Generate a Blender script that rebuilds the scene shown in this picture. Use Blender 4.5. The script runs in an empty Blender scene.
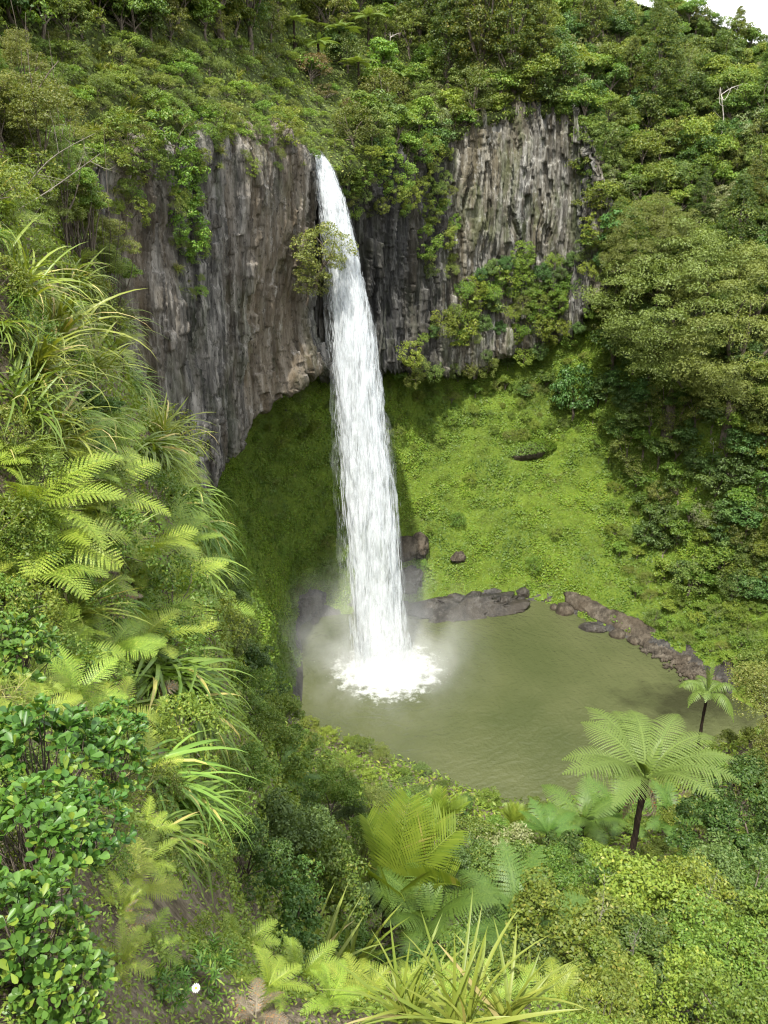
import bpy, math
import numpy as np

R = math.radians
sc = bpy.context.scene
COL = sc.collection

# ---------------------------------------------------------------- camera, sky, sun, exposure
PITCH, F, EYE = R(22), 804.0, 52.5
cam_d = bpy.data.cameras.new('camera')
cam = bpy.data.objects.new('camera', cam_d)
COL.objects.link(cam)
cam.location = (0, 0, EYE)
cam.rotation_euler = (R(90) - PITCH, 0, 0)
cam_d.sensor_fit = 'VERTICAL'
cam_d.sensor_height = 36.0
cam_d.lens = 36.0 * F / 1024
cam_d.clip_start = 0.05
cam_d.clip_end = 5000
sc.camera = cam

SUN_EL, SUN_AZ = R(60), R(199)          # azimuth clockwise from +Y: behind the camera, to its left
wd = bpy.data.worlds.new('World')
sc.world = wd
wd.use_nodes = True
wn, wl = wd.node_tree.nodes, wd.node_tree.links
wn.clear()
sky = wn.new('ShaderNodeTexSky')
sky.sky_type = 'NISHITA'
sky.sun_disc = False
sky.sun_elevation = SUN_EL
sky.sun_rotation = SUN_AZ
sky.air_density = 1.0
sky.dust_density = 2.5
geo = wn.new('ShaderNodeTexCoord')
cn = wn.new('ShaderNodeTexNoise')
cn.inputs['Scale'].default_value = 2.2
cn.inputs['Detail'].default_value = 7
wl.new(geo.outputs['Generated'], cn.inputs['Vector'])
cr = wn.new('ShaderNodeValToRGB')
cr.color_ramp.elements[0].position = 0.28
cr.color_ramp.elements[1].position = 0.5
wl.new(cn.outputs['Fac'], cr.inputs['Fac'])
mixw = wn.new('ShaderNodeMixRGB')
wl.new(cr.outputs['Color'], mixw.inputs['Fac'])
wl.new(sky.outputs['Color'], mixw.inputs['Color1'])
mixw.inputs['Color2'].default_value = (9.0, 9.2, 9.4, 1)
bg = wn.new('ShaderNodeBackground')
bg.inputs['Strength'].default_value = 0.145
wl.new(mixw.outputs['Color'], bg.inputs['Color'])
wo = wn.new('ShaderNodeOutputWorld')
wl.new(bg.outputs['Background'], wo.inputs['Surface'])

sun_d = bpy.data.lights.new('sun', 'SUN')
sun_d.energy = 4.4
sun_d.angle = R(1.0)
sun_d.color = (1.0, 0.955, 0.87)
sun = bpy.data.objects.new('sun', sun_d)
COL.objects.link(sun)
sun.location = (-40, -60, 160)
sun.rotation_euler = (R(90) - SUN_EL, 0, math.pi - SUN_AZ)

sc.view_settings.view_transform = 'Standard'
sc.view_settings.look = 'None'
sc.view_settings.gamma = 1.0
sc.view_settings.use_curve_mapping = False
sc.view_settings.exposure = 1.15
sc.render.film_transparent = False
sc.cycles.max_bounces = 6
sc.cycles.diffuse_bounces = 3
sc.cycles.glossy_bounces = 2
sc.cycles.transmission_bounces = 3
sc.cycles.transparent_max_bounces = 48
sc.cycles.volume_bounces = 3
sc.cycles.sample_clamp_indirect = 6
sc.cycles.use_denoising = True
sc.cycles.filter_width = 1.2

# ---------------------------------------------------------------- helpers
CP, SP = math.cos(PITCH), math.sin(PITCH)

def P(px, py, D):
    """World point seen at pixel (px, py) at a distance D straight ahead along the ground."""
    u, v = (px - 384) / F, (512 - py) / F
    d = np.array([u, CP + v * SP, -SP + v * CP])
    p = d * (D / d[1])
    p[2] += EYE
    return p

def W(px, py, z=0.0):
    """World point seen at pixel (px, py) at height z."""
    u, v = (px - 384) / F, (512 - py) / F
    d = np.array([u, CP + v * SP, -SP + v * CP])
    p = d * ((z - EYE) / d[2])
    p[2] += EYE
    return p

def project(v):
    q = v - np.array([0, 0, EYE])
    zc = q[:, 1] * CP - q[:, 2] * SP
    yc = q[:, 1] * SP + q[:, 2] * CP
    zz = np.where(zc > 0.1, zc, 0.1)
    return np.stack([384 + F * q[:, 0] / zz, 512 - F * yc / zz, zc], 1)

def hsh(ix, iy, iz, seed):
    h = (ix * 374761393 + iy * 668265263 + iz * 2147483647 + seed * 1274126177) & 0xFFFFFFFF
    h = ((h ^ (h >> 13)) * 1274126177) & 0xFFFFFFFF
    h = h ^ (h >> 16)
    return (h & 0xFFFFFF) / float(0xFFFFFF)

def vnoise(p, seed=0):
    p = np.asarray(p, float)
    i = np.floor(p).astype(np.int64)
    f = p - i
    f = f * f * (3 - 2 * f)
    r = 0
    for dx in (0, 1):
        wx = f[:, 0] if dx else 1 - f[:, 0]
        for dy in (0, 1):
            wy = f[:, 1] if dy else 1 - f[:, 1]
            for dz in (0, 1):
                wz = f[:, 2] if dz else 1 - f[:, 2]
                r = r + wx * wy * wz * hsh(i[:, 0] + dx, i[:, 1] + dy, i[:, 2] + dz, seed)
    return r * 2 - 1

def fbm(p, octs=4, seed=0):
    a, s, r = 1.0, 0.0, 0.0
    p = np.asarray(p, float)
    for o in range(octs):
        r = r + a * vnoise(p * 2 ** o + 17.3 * o, seed + o)
        s += a
        a *= 0.5
    return r / s

def norm(v):
    return v / np.maximum(np.linalg.norm(v, axis=-1, keepdims=True), 1e-9)

def mesh_from(name, verts, faces, mat=None, smooth=False, mat_idx=None):
    """faces: (M,3) or (M,4) array, or a list of such arrays."""
    me = bpy.data.meshes.new(name)
    fl = faces if isinstance(faces, list) else [faces]
    fl = [np.asarray(f, np.int32) for f in fl if len(f)]
    verts = np.asarray(verts, np.float32)
    nl = sum(f.size for f in fl)
    nf = sum(len(f) for f in fl)
    me.vertices.add(len(verts))
    me.vertices.foreach_set('co', verts.ravel())
    me.loops.add(nl)
    me.loops.foreach_set('vertex_index', np.concatenate([f.ravel() for f in fl]))
    me.polygons.add(nf)
    tot = np.concatenate([np.full(len(f), f.shape[1], np.int32) for f in fl])
    st = np.concatenate([[0], np.cumsum(tot)[:-1]]).astype(np.int32)
    me.polygons.foreach_set('loop_start', st)
    me.polygons.foreach_set('loop_total', tot)
    if smooth:
        me.polygons.foreach_set('use_smooth', np.ones(nf, bool))
    for m in (mat if isinstance(mat, (list, tuple)) else [mat]):
        if m:
            me.materials.append(m)
    if mat_idx is not None:
        me.polygons.foreach_set('material_index', np.asarray(mat_idx, np.int32))
    me.update()
    me.validate()
    return me

def link(name, data, parent=None, loc=None):
    o = bpy.data.objects.new(name, data)
    COL.objects.link(o)
    if parent:
        o.parent = parent
    if loc is not None:
        o.location = [float(c) for c in loc]
    return o

def tag(o, label=None, cat=None, group=None, kind=None):
    if label: o['label'] = label
    if cat: o['category'] = cat
    if group: o['group'] = group
    if kind: o['kind'] = kind
    return o

class Acc:
    """Gathers vertex and face arrays into one mesh."""
    def __init__(s):
        s.v, s.q, s.t, s.n = [], [], [], 0
    def add(s, v, f):
        v = np.asarray(v, float).reshape(-1, 3)
        f = np.asarray(f, np.int64)
        (s.q if f.shape[1] == 4 else s.t).append(f + s.n)
        s.v.append(v)
        s.n += len(v)
    def mesh(s, name, mat=None, smooth=False):
        fl = []
        if s.q: fl.append(np.concatenate(s.q))
        if s.t: fl.append(np.concatenate(s.t))
        return mesh_from(name, np.concatenate(s.v), fl, mat, smooth)

def grid_faces(nr, nc, wrap=False):
    i = np.arange(nr - 1)[:, None] * nc
    j = np.arange(nc if wrap else nc - 1)[None, :]
    j2 = (j + 1) % nc
    return np.stack([i + j, i + j2, i + nc + j2, i + nc + j], -1).reshape(-1, 4)

def crom(C, n):
    """Catmull-Rom resampling along axis 0 to n points."""
    C = np.asarray(C, float)
    k = len(C)
    t = np.linspace(0, k - 1, n)
    i = np.minimum(t.astype(int), k - 2)
    f = (t - i).reshape((-1,) + (1,) * (C.ndim - 1))
    a, b, c, d = C[np.maximum(i - 1, 0)], C[i], C[i + 1], C[np.minimum(i + 2, k - 1)]
    return 0.5 * (2 * b + (c - a) * f + (2 * a - 5 * b + 4 * c - d) * f ** 2 + (3 * b - a - 3 * c + d) * f ** 3)

def loft(rows, nr, nc):
    G = np.asarray(rows, float)                 # rows x cols x 3
    G = crom(G, nr)
    G = crom(G.transpose(1, 0, 2), nc).transpose(1, 0, 2)
    return G

def grid_normals(G):
    du = np.gradient(G, axis=1)
    dv = np.gradient(G, axis=0)
    return norm(np.cross(du, dv))

def tube(pts, radii, ns=7, rng=None, rough=0.0):
    pts = np.asarray(pts, float)
    n = len(pts)
    T = norm(np.gradient(pts, axis=0))
    ref = np.array([0.31, 0.87, 0.22])
    A = norm(np.cross(T, ref))
    B = np.cross(T, A)
    th = np.linspace(0, 2 * np.pi, ns, endpoint=False)
    r = np.asarray(radii, float)[:, None, None]
    ring = A[:, None] * np.cos(th)[None, :, None] + B[:, None] * np.sin(th)[None, :, None]
    if rng is not None and rough:
        r = r * (1 + rough * rng.normal(size=(n, ns, 1)))
    v = pts[:, None] + ring * r
    return v.reshape(-1, 3), grid_faces(n, ns, True)

# ---------------------------------------------------------------- materials
def newmat(name):
    m = bpy.data.materials.new(name)
    m.use_nodes = True
    nt = m.node_tree
    nt.nodes.clear()
    return m, nt, nt.nodes, nt.links

def out(nt, sh, vol=None):
    o = nt.nodes.new('ShaderNodeOutputMaterial')
    if sh is not None: nt.links.new(sh, o.inputs['Surface'])
    if vol is not None: nt.links.new(vol, o.inputs['Volume'])

def noise_n(nt, scale, detail=4, vec=None, rough=0.55, dist=0.0):
    n = nt.nodes.new('ShaderNodeTexNoise')
    n.inputs['Scale'].default_value = scale
    n.inputs['Detail'].default_value = detail
    n.inputs['Roughness'].default_value = rough
    n.inputs['Distortion'].default_value = dist
    if vec is not None: nt.links.new(vec, n.inputs['Vector'])
    return n.outputs['Fac']

def ramp(nt, fac, stops):
    r = nt.nodes.new('ShaderNodeValToRGB')
    e = r.color_ramp.elements
    while len(e) < len(stops): e.new(0.5)
    for k, (p, c) in enumerate(stops):
        e[k].position = p
        e[k].color = (c[0], c[1], c[2], 1) if hasattr(c, '__len__') else (c, c, c, 1)
    nt.links.new(fac, r.inputs['Fac'])
    return r.outputs['Color']

def mixc(nt, fac, a, b, mode='MIX'):
    m = nt.nodes.new('ShaderNodeMixRGB')
    m.blend_type = mode
    for key, val in (('Fac', fac), ('Color1', a), ('Color2', b)):
        if hasattr(val, 'links'): nt.links.new(val, m.inputs[key])
        elif hasattr(val, '__len__'): m.inputs[key].default_value = (val[0], val[1], val[2], 1)
        else: m.inputs[key].default_value = val
    return m.outputs['Color']

def mth(nt, op, a, b=0.0, clamp=False):
    m = nt.nodes.new('ShaderNodeMath')
    m.operation = op
    m.use_clamp = clamp
    for k, val in ((0, a), (1, b)):
        if hasattr(val, 'links'): nt.links.new(val, m.inputs[k])
        else: m.inputs[k].default_value = val
    return m.outputs[0]

def mapping(nt, scale, kind='Object'):
    t = nt.nodes.new('ShaderNodeTexCoord')
    m = nt.nodes.new('ShaderNodeMapping')
    m.inputs['Scale'].default_value = scale
    nt.links.new(t.outputs[kind], m.inputs['Vector'])
    return m.outputs['Vector']

def bump(nt, h, strength=0.5, dist=0.1):
    b = nt.nodes.new('ShaderNodeBump')
    b.inputs['Strength'].default_value = strength
    b.inputs['Distance'].default_value = dist
    nt.links.new(h, b.inputs['Height'])
    return b.outputs['Normal']

def bsdf(nt, col, rough=0.8, spec=0.3, nrm=None):
    b = nt.nodes.new('ShaderNodeBsdfPrincipled')
    if hasattr(col, 'links'): nt.links.new(col, b.inputs['Base Color'])
    else: b.inputs['Base Color'].default_value = (*col, 1)
    if hasattr(rough, 'links'): nt.links.new(rough, b.inputs['Roughness'])
    else: b.inputs['Roughness'].default_value = rough
    b.inputs['Specular IOR Level'].default_value = spec
    if nrm is not None: nt.links.new(nrm, b.inputs['Normal'])
    return b

def leafmat(name, c1, c2, c3=None, p3=0.06, rough=0.5, spec=0.35, trans=0.35, obj_var=0.25):
    """Leaf: every leaf between c1 and c2, a few c3 (young, yellow or dead); plants differ a little from each other."""
    m, nt, N, L = newmat(name)
    g = N.new('ShaderNodeNewGeometry')
    oi = N.new('ShaderNodeObjectInfo')
    col = mixc(nt, g.outputs['Random Per Island'], c1, c2)
    if c3 is not None:
        r2 = mth(nt, 'FRACT', mth(nt, 'MULTIPLY', g.outputs['Random Per Island'], 37.7))
        col = mixc(nt, mth(nt, 'LESS_THAN', r2, p3), col, c3)
    hs = N.new('ShaderNodeHueSaturation')
    L.new(mth(nt, 'ADD', mth(nt, 'MULTIPLY', oi.outputs['Random'], 0.05 * obj_var / 0.25), 0.5 - 0.025 * obj_var / 0.25), hs.inputs['Hue'])
    r3 = mth(nt, 'FRACT', mth(nt, 'MULTIPLY', oi.outputs['Random'], 13.3))
    L.new(mth(nt, 'ADD', mth(nt, 'MULTIPLY', r3, 2 * obj_var), 1 - obj_var), hs.inputs['Value'])
    L.new(col, hs.inputs['Color'])
    b = bsdf(nt, hs.outputs['Color'], rough, spec)
    t = N.new('ShaderNodeBsdfTranslucent')
    tc = mixc(nt, 1.0, hs.outputs['Color'], (1.25, 1.2, 0.5), 'MULTIPLY')
    L.new(tc, t.inputs['Color'])
    mx = N.new('ShaderNodeMixShader')
    mx.inputs[0].default_value = trans
    L.new(b.outputs[0], mx.inputs[1])
    L.new(t.outputs[0], mx.inputs[2])
    out(nt, mx.outputs[0])
    return m

def barkmat(name, c1, c2, scale=6):
    m, nt, N, L = newmat(name)
    v = mapping(nt, (scale, scale, scale * 0.3))
    n = noise_n(nt, 2.0, 5, v)
    b = bsdf(nt, ramp(nt, n, [(0.3, c1), (0.7, c2)]), 0.9, 0.15, bump(nt, n, 0.6, 0.03))
    out(nt, b.outputs[0])
    return m

def groundmat(name, stops, scale=0.5, bs=0.6, bd=0.2, rough=0.95):
    m, nt, N, L = newmat(name)
    v = mapping(nt, (1, 1, 1))
    n = noise_n(nt, scale, 8, v, 0.65)
    n2 = noise_n(nt, scale * 9, 5, v, 0.65)
    f = mth(nt, 'ADD', mth(nt, 'MULTIPLY', n, 0.6), mth(nt, 'MULTIPLY', n2, 0.4))
    b = bsdf(nt, ramp(nt, f, stops), rough, 0.15, bump(nt, n2, bs, bd))
    out(nt, b.outputs[0])
    return m

def rockmat(name, darks, mids, lights, warm, wet=0.0, warm_amt=0.5, stretch=0.12, moss=0.0, seep=None):
    """Columnar rock: colour runs in vertical streaks, dark joints, pale lichen."""
    m, nt, N, L = newmat(name)
    v = mapping(nt, (1, 1, stretch))
    v2 = mapping(nt, (1, 1, 0.45))
    big = noise_n(nt, 0.22, 5, v, 0.6)
    st = noise_n(nt, 1.1, 7, v, 0.7)
    fine = noise_n(nt, 4.5, 6, v2, 0.7)
    lich = noise_n(nt, 0.9, 8, v2, 0.75)
    c = ramp(nt, st, [(0.37, darks), (0.5, mids), (0.68, lights)])
    c = mixc(nt, mth(nt, 'MULTIPLY', ramp(nt, big, [(0.4, 0.0), (0.62, 1.0)]), warm_amt), c, warm)
    c = mixc(nt, ramp(nt, lich, [(0.56, 0.0), (0.66, 0.8)]), c, lights)
    c = mixc(nt, ramp(nt, fine, [(0.34, 0.75), (0.46, 0.0)]), c, darks)
    if moss:
        mo = noise_n(nt, 0.35, 6, v2, 0.7)
        c = mixc(nt, mth(nt, 'MULTIPLY', ramp(nt, mo, [(0.5, 0.0), (0.6, 1.0)]), moss), c, (0.045, 0.065, 0.012))
    if seep:                                    # rock kept black by seeping water on the side towards the fall
        sp_ = N.new('ShaderNodeSeparateXYZ')
        tcx = N.new('ShaderNodeTexCoord')
        L.new(tcx.outputs['Object'], sp_.inputs[0])
        xx = mth(nt, 'ADD', sp_.outputs['X'], mth(nt, 'MULTIPLY', mth(nt, 'SUBTRACT', st, 0.5), 9.0))
        k_ = mth(nt, 'DIVIDE', mth(nt, 'SUBTRACT', xx, seep[0]), seep[1] - seep[0], True)
        c = mixc(nt, k_, mixc(nt, 0.72, c, (0.012, 0.012, 0.012)), c)
    h = mth(nt, 'ADD', mth(nt, 'MULTIPLY', st, 0.5), mth(nt, 'MULTIPLY', fine, 0.5))
    b = bsdf(nt, c, 0.85 - 0.45 * wet, 0.2 + 0.3 * wet, bump(nt, h, 0.9, 0.35))
    out(nt, b.outputs[0])
    return m
# ================================================================ THE SETTING
rng = np.random.default_rng(11)

# ---- pool: shore points at z = 0, going round from the left
SH = dict(a=(300, 712), b=(303, 680), c=(302, 650), d=(302, 625), e=(335, 615), f=(410, 612), g=(470, 604), h=(545, 602),
          i=(600, 628), j=(690, 664))
sh = {k: W(*v) for k, v in SH.items()}
far = [np.array([-12., 50, 0]), np.array([-9.6, 64, 0])] + [sh[k] for k in 'abcdefghij'] + [np.array([39.5, 74.0, 0]), np.array([47., 66, 0])]

def z0(p, z):
    q = p.copy(); q[2] = z; return q
PC = np.array([12.0, 76.0, 0.0])                    # middle of the pool
inner = [z0(PC + (p - PC) * 0.72, -2.2) for p in far]

mid = [np.array([-20., 50, 13]), np.array([-17., 62, 12]), P(262, 640, 70), P(268, 605, 79), P(274, 565, 85), P(290, 530, 92), P(330, 520, 97.5), P(400, 522, 100.5), P(452, 512, 103),
       P(535, 490, 105.5), P(622, 505, 101), P(700, 560, 91), P(820, 620, 80), P(960, 660, 72)]
top = [np.array([-29., 50, 24]), np.array([-25., 62, 23]), P(212, 560, 69), P(222, 500, 78), P(222, 476, 85), P(250, 440, 93), P(310, 396, 99), P(385, 392, 106), P(430, 398, 110),
       P(500, 378, 114), P(575, 395, 110), P(660, 430, 100), P(780, 470, 88), P(960, 520, 76)]
lft = [q + np.array([-7, 4, 8.]) for q in top[:6]] + [q + np.array([0, 6, 9.]) for q in top[6:10]] + \
      [P(598, 270, 113), P(655, 290, 102), P(775, 390, 91), P(960, 470, 80)]
q1 = [0.55 * a + 0.45 * b + np.array([0, 0, -1.2]) for a, b in zip(far, mid)]
q3 = [0.5 * a + 0.5 * b + np.array([0, 0, -0.8]) for a, b in zip(mid, top)]
G = loft([inner, far, q1, mid, q3, top, lft], 260, 420)
nm = grid_normals(G)
flat = G.reshape(-1, 3)
d = fbm(flat * 0.18, 4, 3) * 1.1 + fbm(flat * 0.9, 3, 9) * 0.28
d *= np.clip((flat[:, 2] - 0.3) / 4, 0.0, 1.0)
Gm = (flat + nm.reshape(-1, 3) * d[:, None])
moss_ground = groundmat('moss_ground', [(0.3, (0.045, 0.055, 0.012)), (0.5, (0.075, 0.11, 0.014)), (0.75, (0.115, 0.16, 0.018))], 0.4, 0.7, 0.15)
wet_rock = rockmat('wet_rock', (0.008, 0.008, 0.008), (0.022, 0.020, 0.018), (0.08, 0.076, 0.068), (0.04, 0.031, 0.02), wet=0.6, warm_amt=0.6)
brown_rock = rockmat('brown_rock', (0.014, 0.011, 0.008), (0.048, 0.040, 0.029), (0.12, 0.104, 0.08), (0.07, 0.053, 0.034), wet=0.15, stretch=0.7)
zz = Gm[:, 2].reshape(260, 420)
fz = 0.25 * (zz[:-1, :-1] + zz[1:, :-1] + zz[:-1, 1:] + zz[1:, 1:])
edge_n = fbm(flat * 0.35, 4, 21).reshape(260, 420)[:-1, :-1]
is_rock = (fz < 0.9 + 2.4 * edge_n)
amph = link('ground', mesh_from('ground', Gm, grid_faces(260, 420), [moss_ground, wet_rock], True, is_rock.ravel().astype(int)))
tag(amph, kind='structure')
MOSS_G, MOSS_N = Gm.reshape(260, 420, 3), nm

# ---- hillside above and right of the cliffs
rim = [P(-140, 250, 47), P(40, 210, 55), P(60, 190, 58), P(110, 160, 65), P(160, 150, 70), P(200, 140, 75), P(285, 140, 84), P(310, 160, 88), P(345, 165, 92),
       P(380, 160, 98), P(430, 150, 106), P(465, 128, 110), P(520, 108, 113), P(575, 115, 113), P(607, 190, 110), P(652, 300, 101),
       P(775, 400, 90), P(960, 480, 79)]
inr = [q + np.array([-2, 3, -2.5]) for q in rim]
hE = [P(-260, 110, 52), P(-60, 90, 58), P(30, 85, 62), P(105, 75, 70), P(155, 60, 76), P(205, 62, 82), P(265, 72, 93), P(320, 110, 100), P(360, 100, 106), P(400, 95, 115),
      P(440, 90, 120), P(482, 82, 122), P(540, 66, 124), P(600, 75, 124), P(662, 120, 120), P(722, 190, 110), P(830, 230, 98), P(980, 280, 86)]
hF = [P(-400, -60, 62), P(-150, -60, 70), P(-40, -50, 76), P(80, -40, 84), P(150, -40, 90), P(210, -35, 97), P(265, -25, 108), P(330, -5, 125), P(370, -4, 130), P(420, -5, 136),
      P(470, 0, 140), P(530, 6, 142), P(590, 14, 144), P(650, 30, 146), P(708, 58, 142), P(765, 84, 132), P(840, 100, 122), P(990, 90, 108)]
hG = [q + np.array([-40 + 8 * k, 60, 22.0 - 2.6 * k]) for k, q in enumerate(hF)]
hH = [q + np.array([(-300 + 45 * k), 500, -60.0]) for k, q in enumerate(hG)]
G = loft([inr, rim, hE, hF, hG, hH], 200, 300)
flat = G.reshape(-1, 3)
nm2 = grid_normals(G)
d = fbm(flat * 0.12, 4, 5) * 1.3 * np.clip((np.arange(60000) // 300 - 30) / 30, 0, 1)
Gh = flat + nm2.reshape(-1, 3) * d[:, None]
hill_ground = groundmat('hill_ground', [(0.3, (0.022, 0.026, 0.010)), (0.55, (0.05, 0.065, 0.018)), (0.8, (0.10, 0.11, 0.03))], 0.3)
tag(link('hill', mesh_from('hill', Gh, grid_faces(200, 300), hill_ground, True)), kind='structure')
HILL_G, HILL_N = Gh.reshape(200, 300, 3), nm2

# ---- the bank the photographer stands on (a height field, open towards the pool)
def bank_z(x, y):
    x, y = np.asarray(x, float), np.asarray(y, float)
    ys = np.interp(x, [-40, -9, 1.6, 12, 22, 30, 36, 60], [74, 70, 63.5, 57.6, 58.5, 63, 67, 72])
    prof = np.interp(y * 58 / ys, [-30, -6, 0, 1.5, 2.6, 4, 6, 10, 15, 25, 40, 55, 58, 61, 80],
                     [66, 54, 50.9, 50.2, 48.6, 45.8, 42.5, 37.3, 33.2, 24.5, 12.5, 2.0, 0.1, -2.0, -6])
    prof = prof + np.clip(x - 20, 0, 30) * 0.42 * np.clip((y - 8) / 20, 0, 1) * np.clip((66 - y) / 12, 0, 1)
    st_ = np.clip((x - 0.75) / 0.9, 0, 1)
    prof = prof - 2.6 * st_ * st_ * (3 - 2 * st_) * np.exp(-((y - 2.2) / 2.6) ** 2)
    ed = -0.45 - 0.245 * np.clip(y, 0, 12) - 0.30 * np.clip(y - 12, 0, 14) - 0.24 * np.clip(y - 26, 0, 60)
    ze = np.interp(y, [-30, 0, 3.7, 6.5, 12, 17, 20, 23, 26, 32, 42, 55, 70], [66, 50.7, 48.5, 47.3, 47.2, 47.2, 46.2, 43.2, 39.8, 32, 21.5, 11, 1])
    t = ed - x
    left = ze + np.where(t > 0, 1.25 * t / (1 + 0.03 * np.maximum(t, 0)) + 2.4 * np.clip(t - 0.4, 0, 2.5) * np.clip((y - 6) / 3, 0, 1) * np.clip((21 - y) / 4, 0, 1), 4.2 * t)
    k = 1.2
    return k * np.log(np.exp((prof - 40) / k) + np.exp((left - 40) / k)) + 40

gx = np.concatenate([np.linspace(-60, -9, 60), np.linspace(-8.8, 9, 220), np.linspace(9.2, 70, 150)])
gy = np.concatenate([np.linspace(-30, -1, 40), np.linspace(-0.9, 30, 260), np.linspace(30.3, 76, 130)])
X, Y = np.meshgrid(gx, gy)
Z = bank_z(X, Y)
B = np.stack([X, Y, Z], -1)
fb = B.reshape(-1, 3)
dz = fbm(fb * 0.5, 4, 31) * 0.55 + fbm(fb * 2.3, 4, 37) * 0.16 + np.abs(fbm(fb * 7, 3, 39)) * 0.09 * (fb[:, 1] < 8)
dz *= np.clip((np.hypot(fb[:, 0], fb[:, 1]) - 1.2) / 3, 0, 1)
fb = fb + np.stack([0 * dz, 0 * dz, dz], 1)
soil_ground = groundmat('soil_ground', [(0.34, (0.03, 0.024, 0.016)), (0.5, (0.13, 0.105, 0.07)), (0.66, (0.27, 0.23, 0.17))], 3.5, 1.0, 0.06)
bank_o = link('bank_terrain', mesh_from('bank_terrain', fb, grid_faces(len(gy), len(gx)), soil_ground, True))
tag(bank_o, kind='structure')
BANK = fb.reshape(len(gy), len(gx), 3)

# broad land beyond, reaching to the horizon
v = np.array([[-3000, -3000, -8], [3000, -3000, -8], [3000, 3000, -8], [-3000, 3000, -8]], float)
tag(link('land', mesh_from('land', v, np.array([[0, 1, 2, 3]]), hill_ground)), kind='structure')

# ---- cliffs
def cliff(rows, nr, nc, seed, colw, depth, mat, name, flute=1.0):
    """Columnar rock face: jittered vertical columns broken into blocks that stand proud or have fallen away."""
    G = loft(rows, nr, nc)
    nm = grid_normals(G)
    r = np.random.default_rng(seed)
    mr = nr // 2
    s = np.concatenate([[0], np.cumsum(np.linalg.norm(np.diff(G[mr], axis=0), axis=1))])
    nb = int(s[-1] / colw) + 3
    bnd = np.cumsum(r.uniform(0.45, 1.6, nb) * colw) - colw
    Z = G[..., 2]
    S = s[None, :] + fbm(np.stack([Z.ravel() * 0.16, s[None, :].repeat(nr, 0).ravel() * 0.25, Z.ravel() * 0], 1), 3, seed).reshape(nr, nc) * 1.2
    ci = np.clip(np.searchsorted(bnd, S.ravel()).reshape(nr, nc), 1, nb - 1)
    lo, hi = bnd[ci - 1], bnd[ci]
    f = np.clip((S - lo) / (hi - lo), 0, 1)
    prof = 1 - np.abs(2 * f - 1) ** 3
    off = r.normal(0, 1, nb + 1)[ci]
    hb = r.uniform(1.2, 4.5, nb + 1)[ci]
    ph = r.uniform(0, 9, nb + 1)[ci]
    bi = np.floor((Z + ph) / hb).astype(np.int64)
    bo = hsh(ci.astype(np.int64), bi, bi * 0 + 3, seed) * 2 - 1
    gone = hsh(ci.astype(np.int64), bi, bi * 0 + 8, seed) < 0.12
    flat = G.reshape(-1, 3)
    sm = fbm(flat * np.array([0.25, 0.25, 0.1]), 4, seed + 3).reshape(nr, nc)
    fi = fbm(flat * np.array([1.7, 1.7, 0.5]), 4, seed + 5).reshape(nr, nc)
    d = depth * flute * (0.5 * prof + 0.45 * off + 0.4 * bo - 0.8 * gone) + 1.0 * sm + 0.32 * fi
    t = np.linspace(0, 1, nr)[:, None]
    d = d * np.clip(t / 0.06, 0.2, 1)
    V = (G + nm * d[..., None])
    return link(name, mesh_from(name, V.reshape(-1, 3), grid_faces(nr, nc), mat, False)), V, nm

left_mat = rockmat('left_cliff_rock', (0.011, 0.011, 0.011), (0.085, 0.082, 0.075), (0.29, 0.275, 0.25), (0.165, 0.125, 0.075), wet=0.05, warm_amt=0.5, moss=0.2, stretch=0.08)
right_mat = rockmat('right_cliff_rock', (0.009, 0.009, 0.010), (0.066, 0.065, 0.061), (0.33, 0.325, 0.30), (0.19, 0.155, 0.08), wet=0.2, warm_amt=0.4, moss=0.4, stretch=0.07, seep=(6.0, 11.0))

LC_rim = [P(-120, 250, 47), P(20, 215, 50), P(60, 190, 57), P(110, 150, 64), P(160, 146, 69), P(200, 134, 74), P(245, 132, 79), P(285, 136, 83), P(303, 152, 86), P(309, 165, 92), P(312, 180, 99)]
LC_up = [P(-120, 350, 47), P(20, 330, 50), P(75, 300, 57), P(115, 260, 63.5), P(165, 260, 68.5), P(205, 240, 73), P(245, 235, 78), P(283, 235, 82.5), P(302, 245, 86), P(309, 255, 92), P(312, 262, 99)]
LC_lo = [P(-100, 540, 47), P(60, 520, 50), P(100, 500, 57), P(130, 440, 63), P(178, 420, 68), P(208, 400, 72.5), P(236, 375, 77), P(270, 345, 82), P(300, 330, 86.5), P(312, 332, 92), P(318, 335, 99)]
LC_bt = [P(-80, 680, 47), P(90, 640, 50), P(125, 600, 57), P(155, 560, 63), P(185, 520, 68), P(206, 490, 72), P(232, 455, 76.5), P(270, 414, 82), P(318, 374, 88), P(328, 372, 93), P(330, 372, 99)]
back = [np.array([-9, 7, 2.5])] * 8 + [np.array([-6, 8, 2.5])] * 3
LC_un = [q + b for q, b in zip(LC_bt, back)]
LC_in = [q + np.array([-6, 6, 0.5]) for q in LC_rim]
lc, LCV, LCN = cliff([LC_in, LC_rim, LC_up, LC_lo, LC_bt, LC_un], 360, 520, 5, 0.55, 0.5, left_mat, 'rock_cliff')
tag(lc, 'tall grey-brown columnar rock cliff left of the waterfall', 'cliff')

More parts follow.
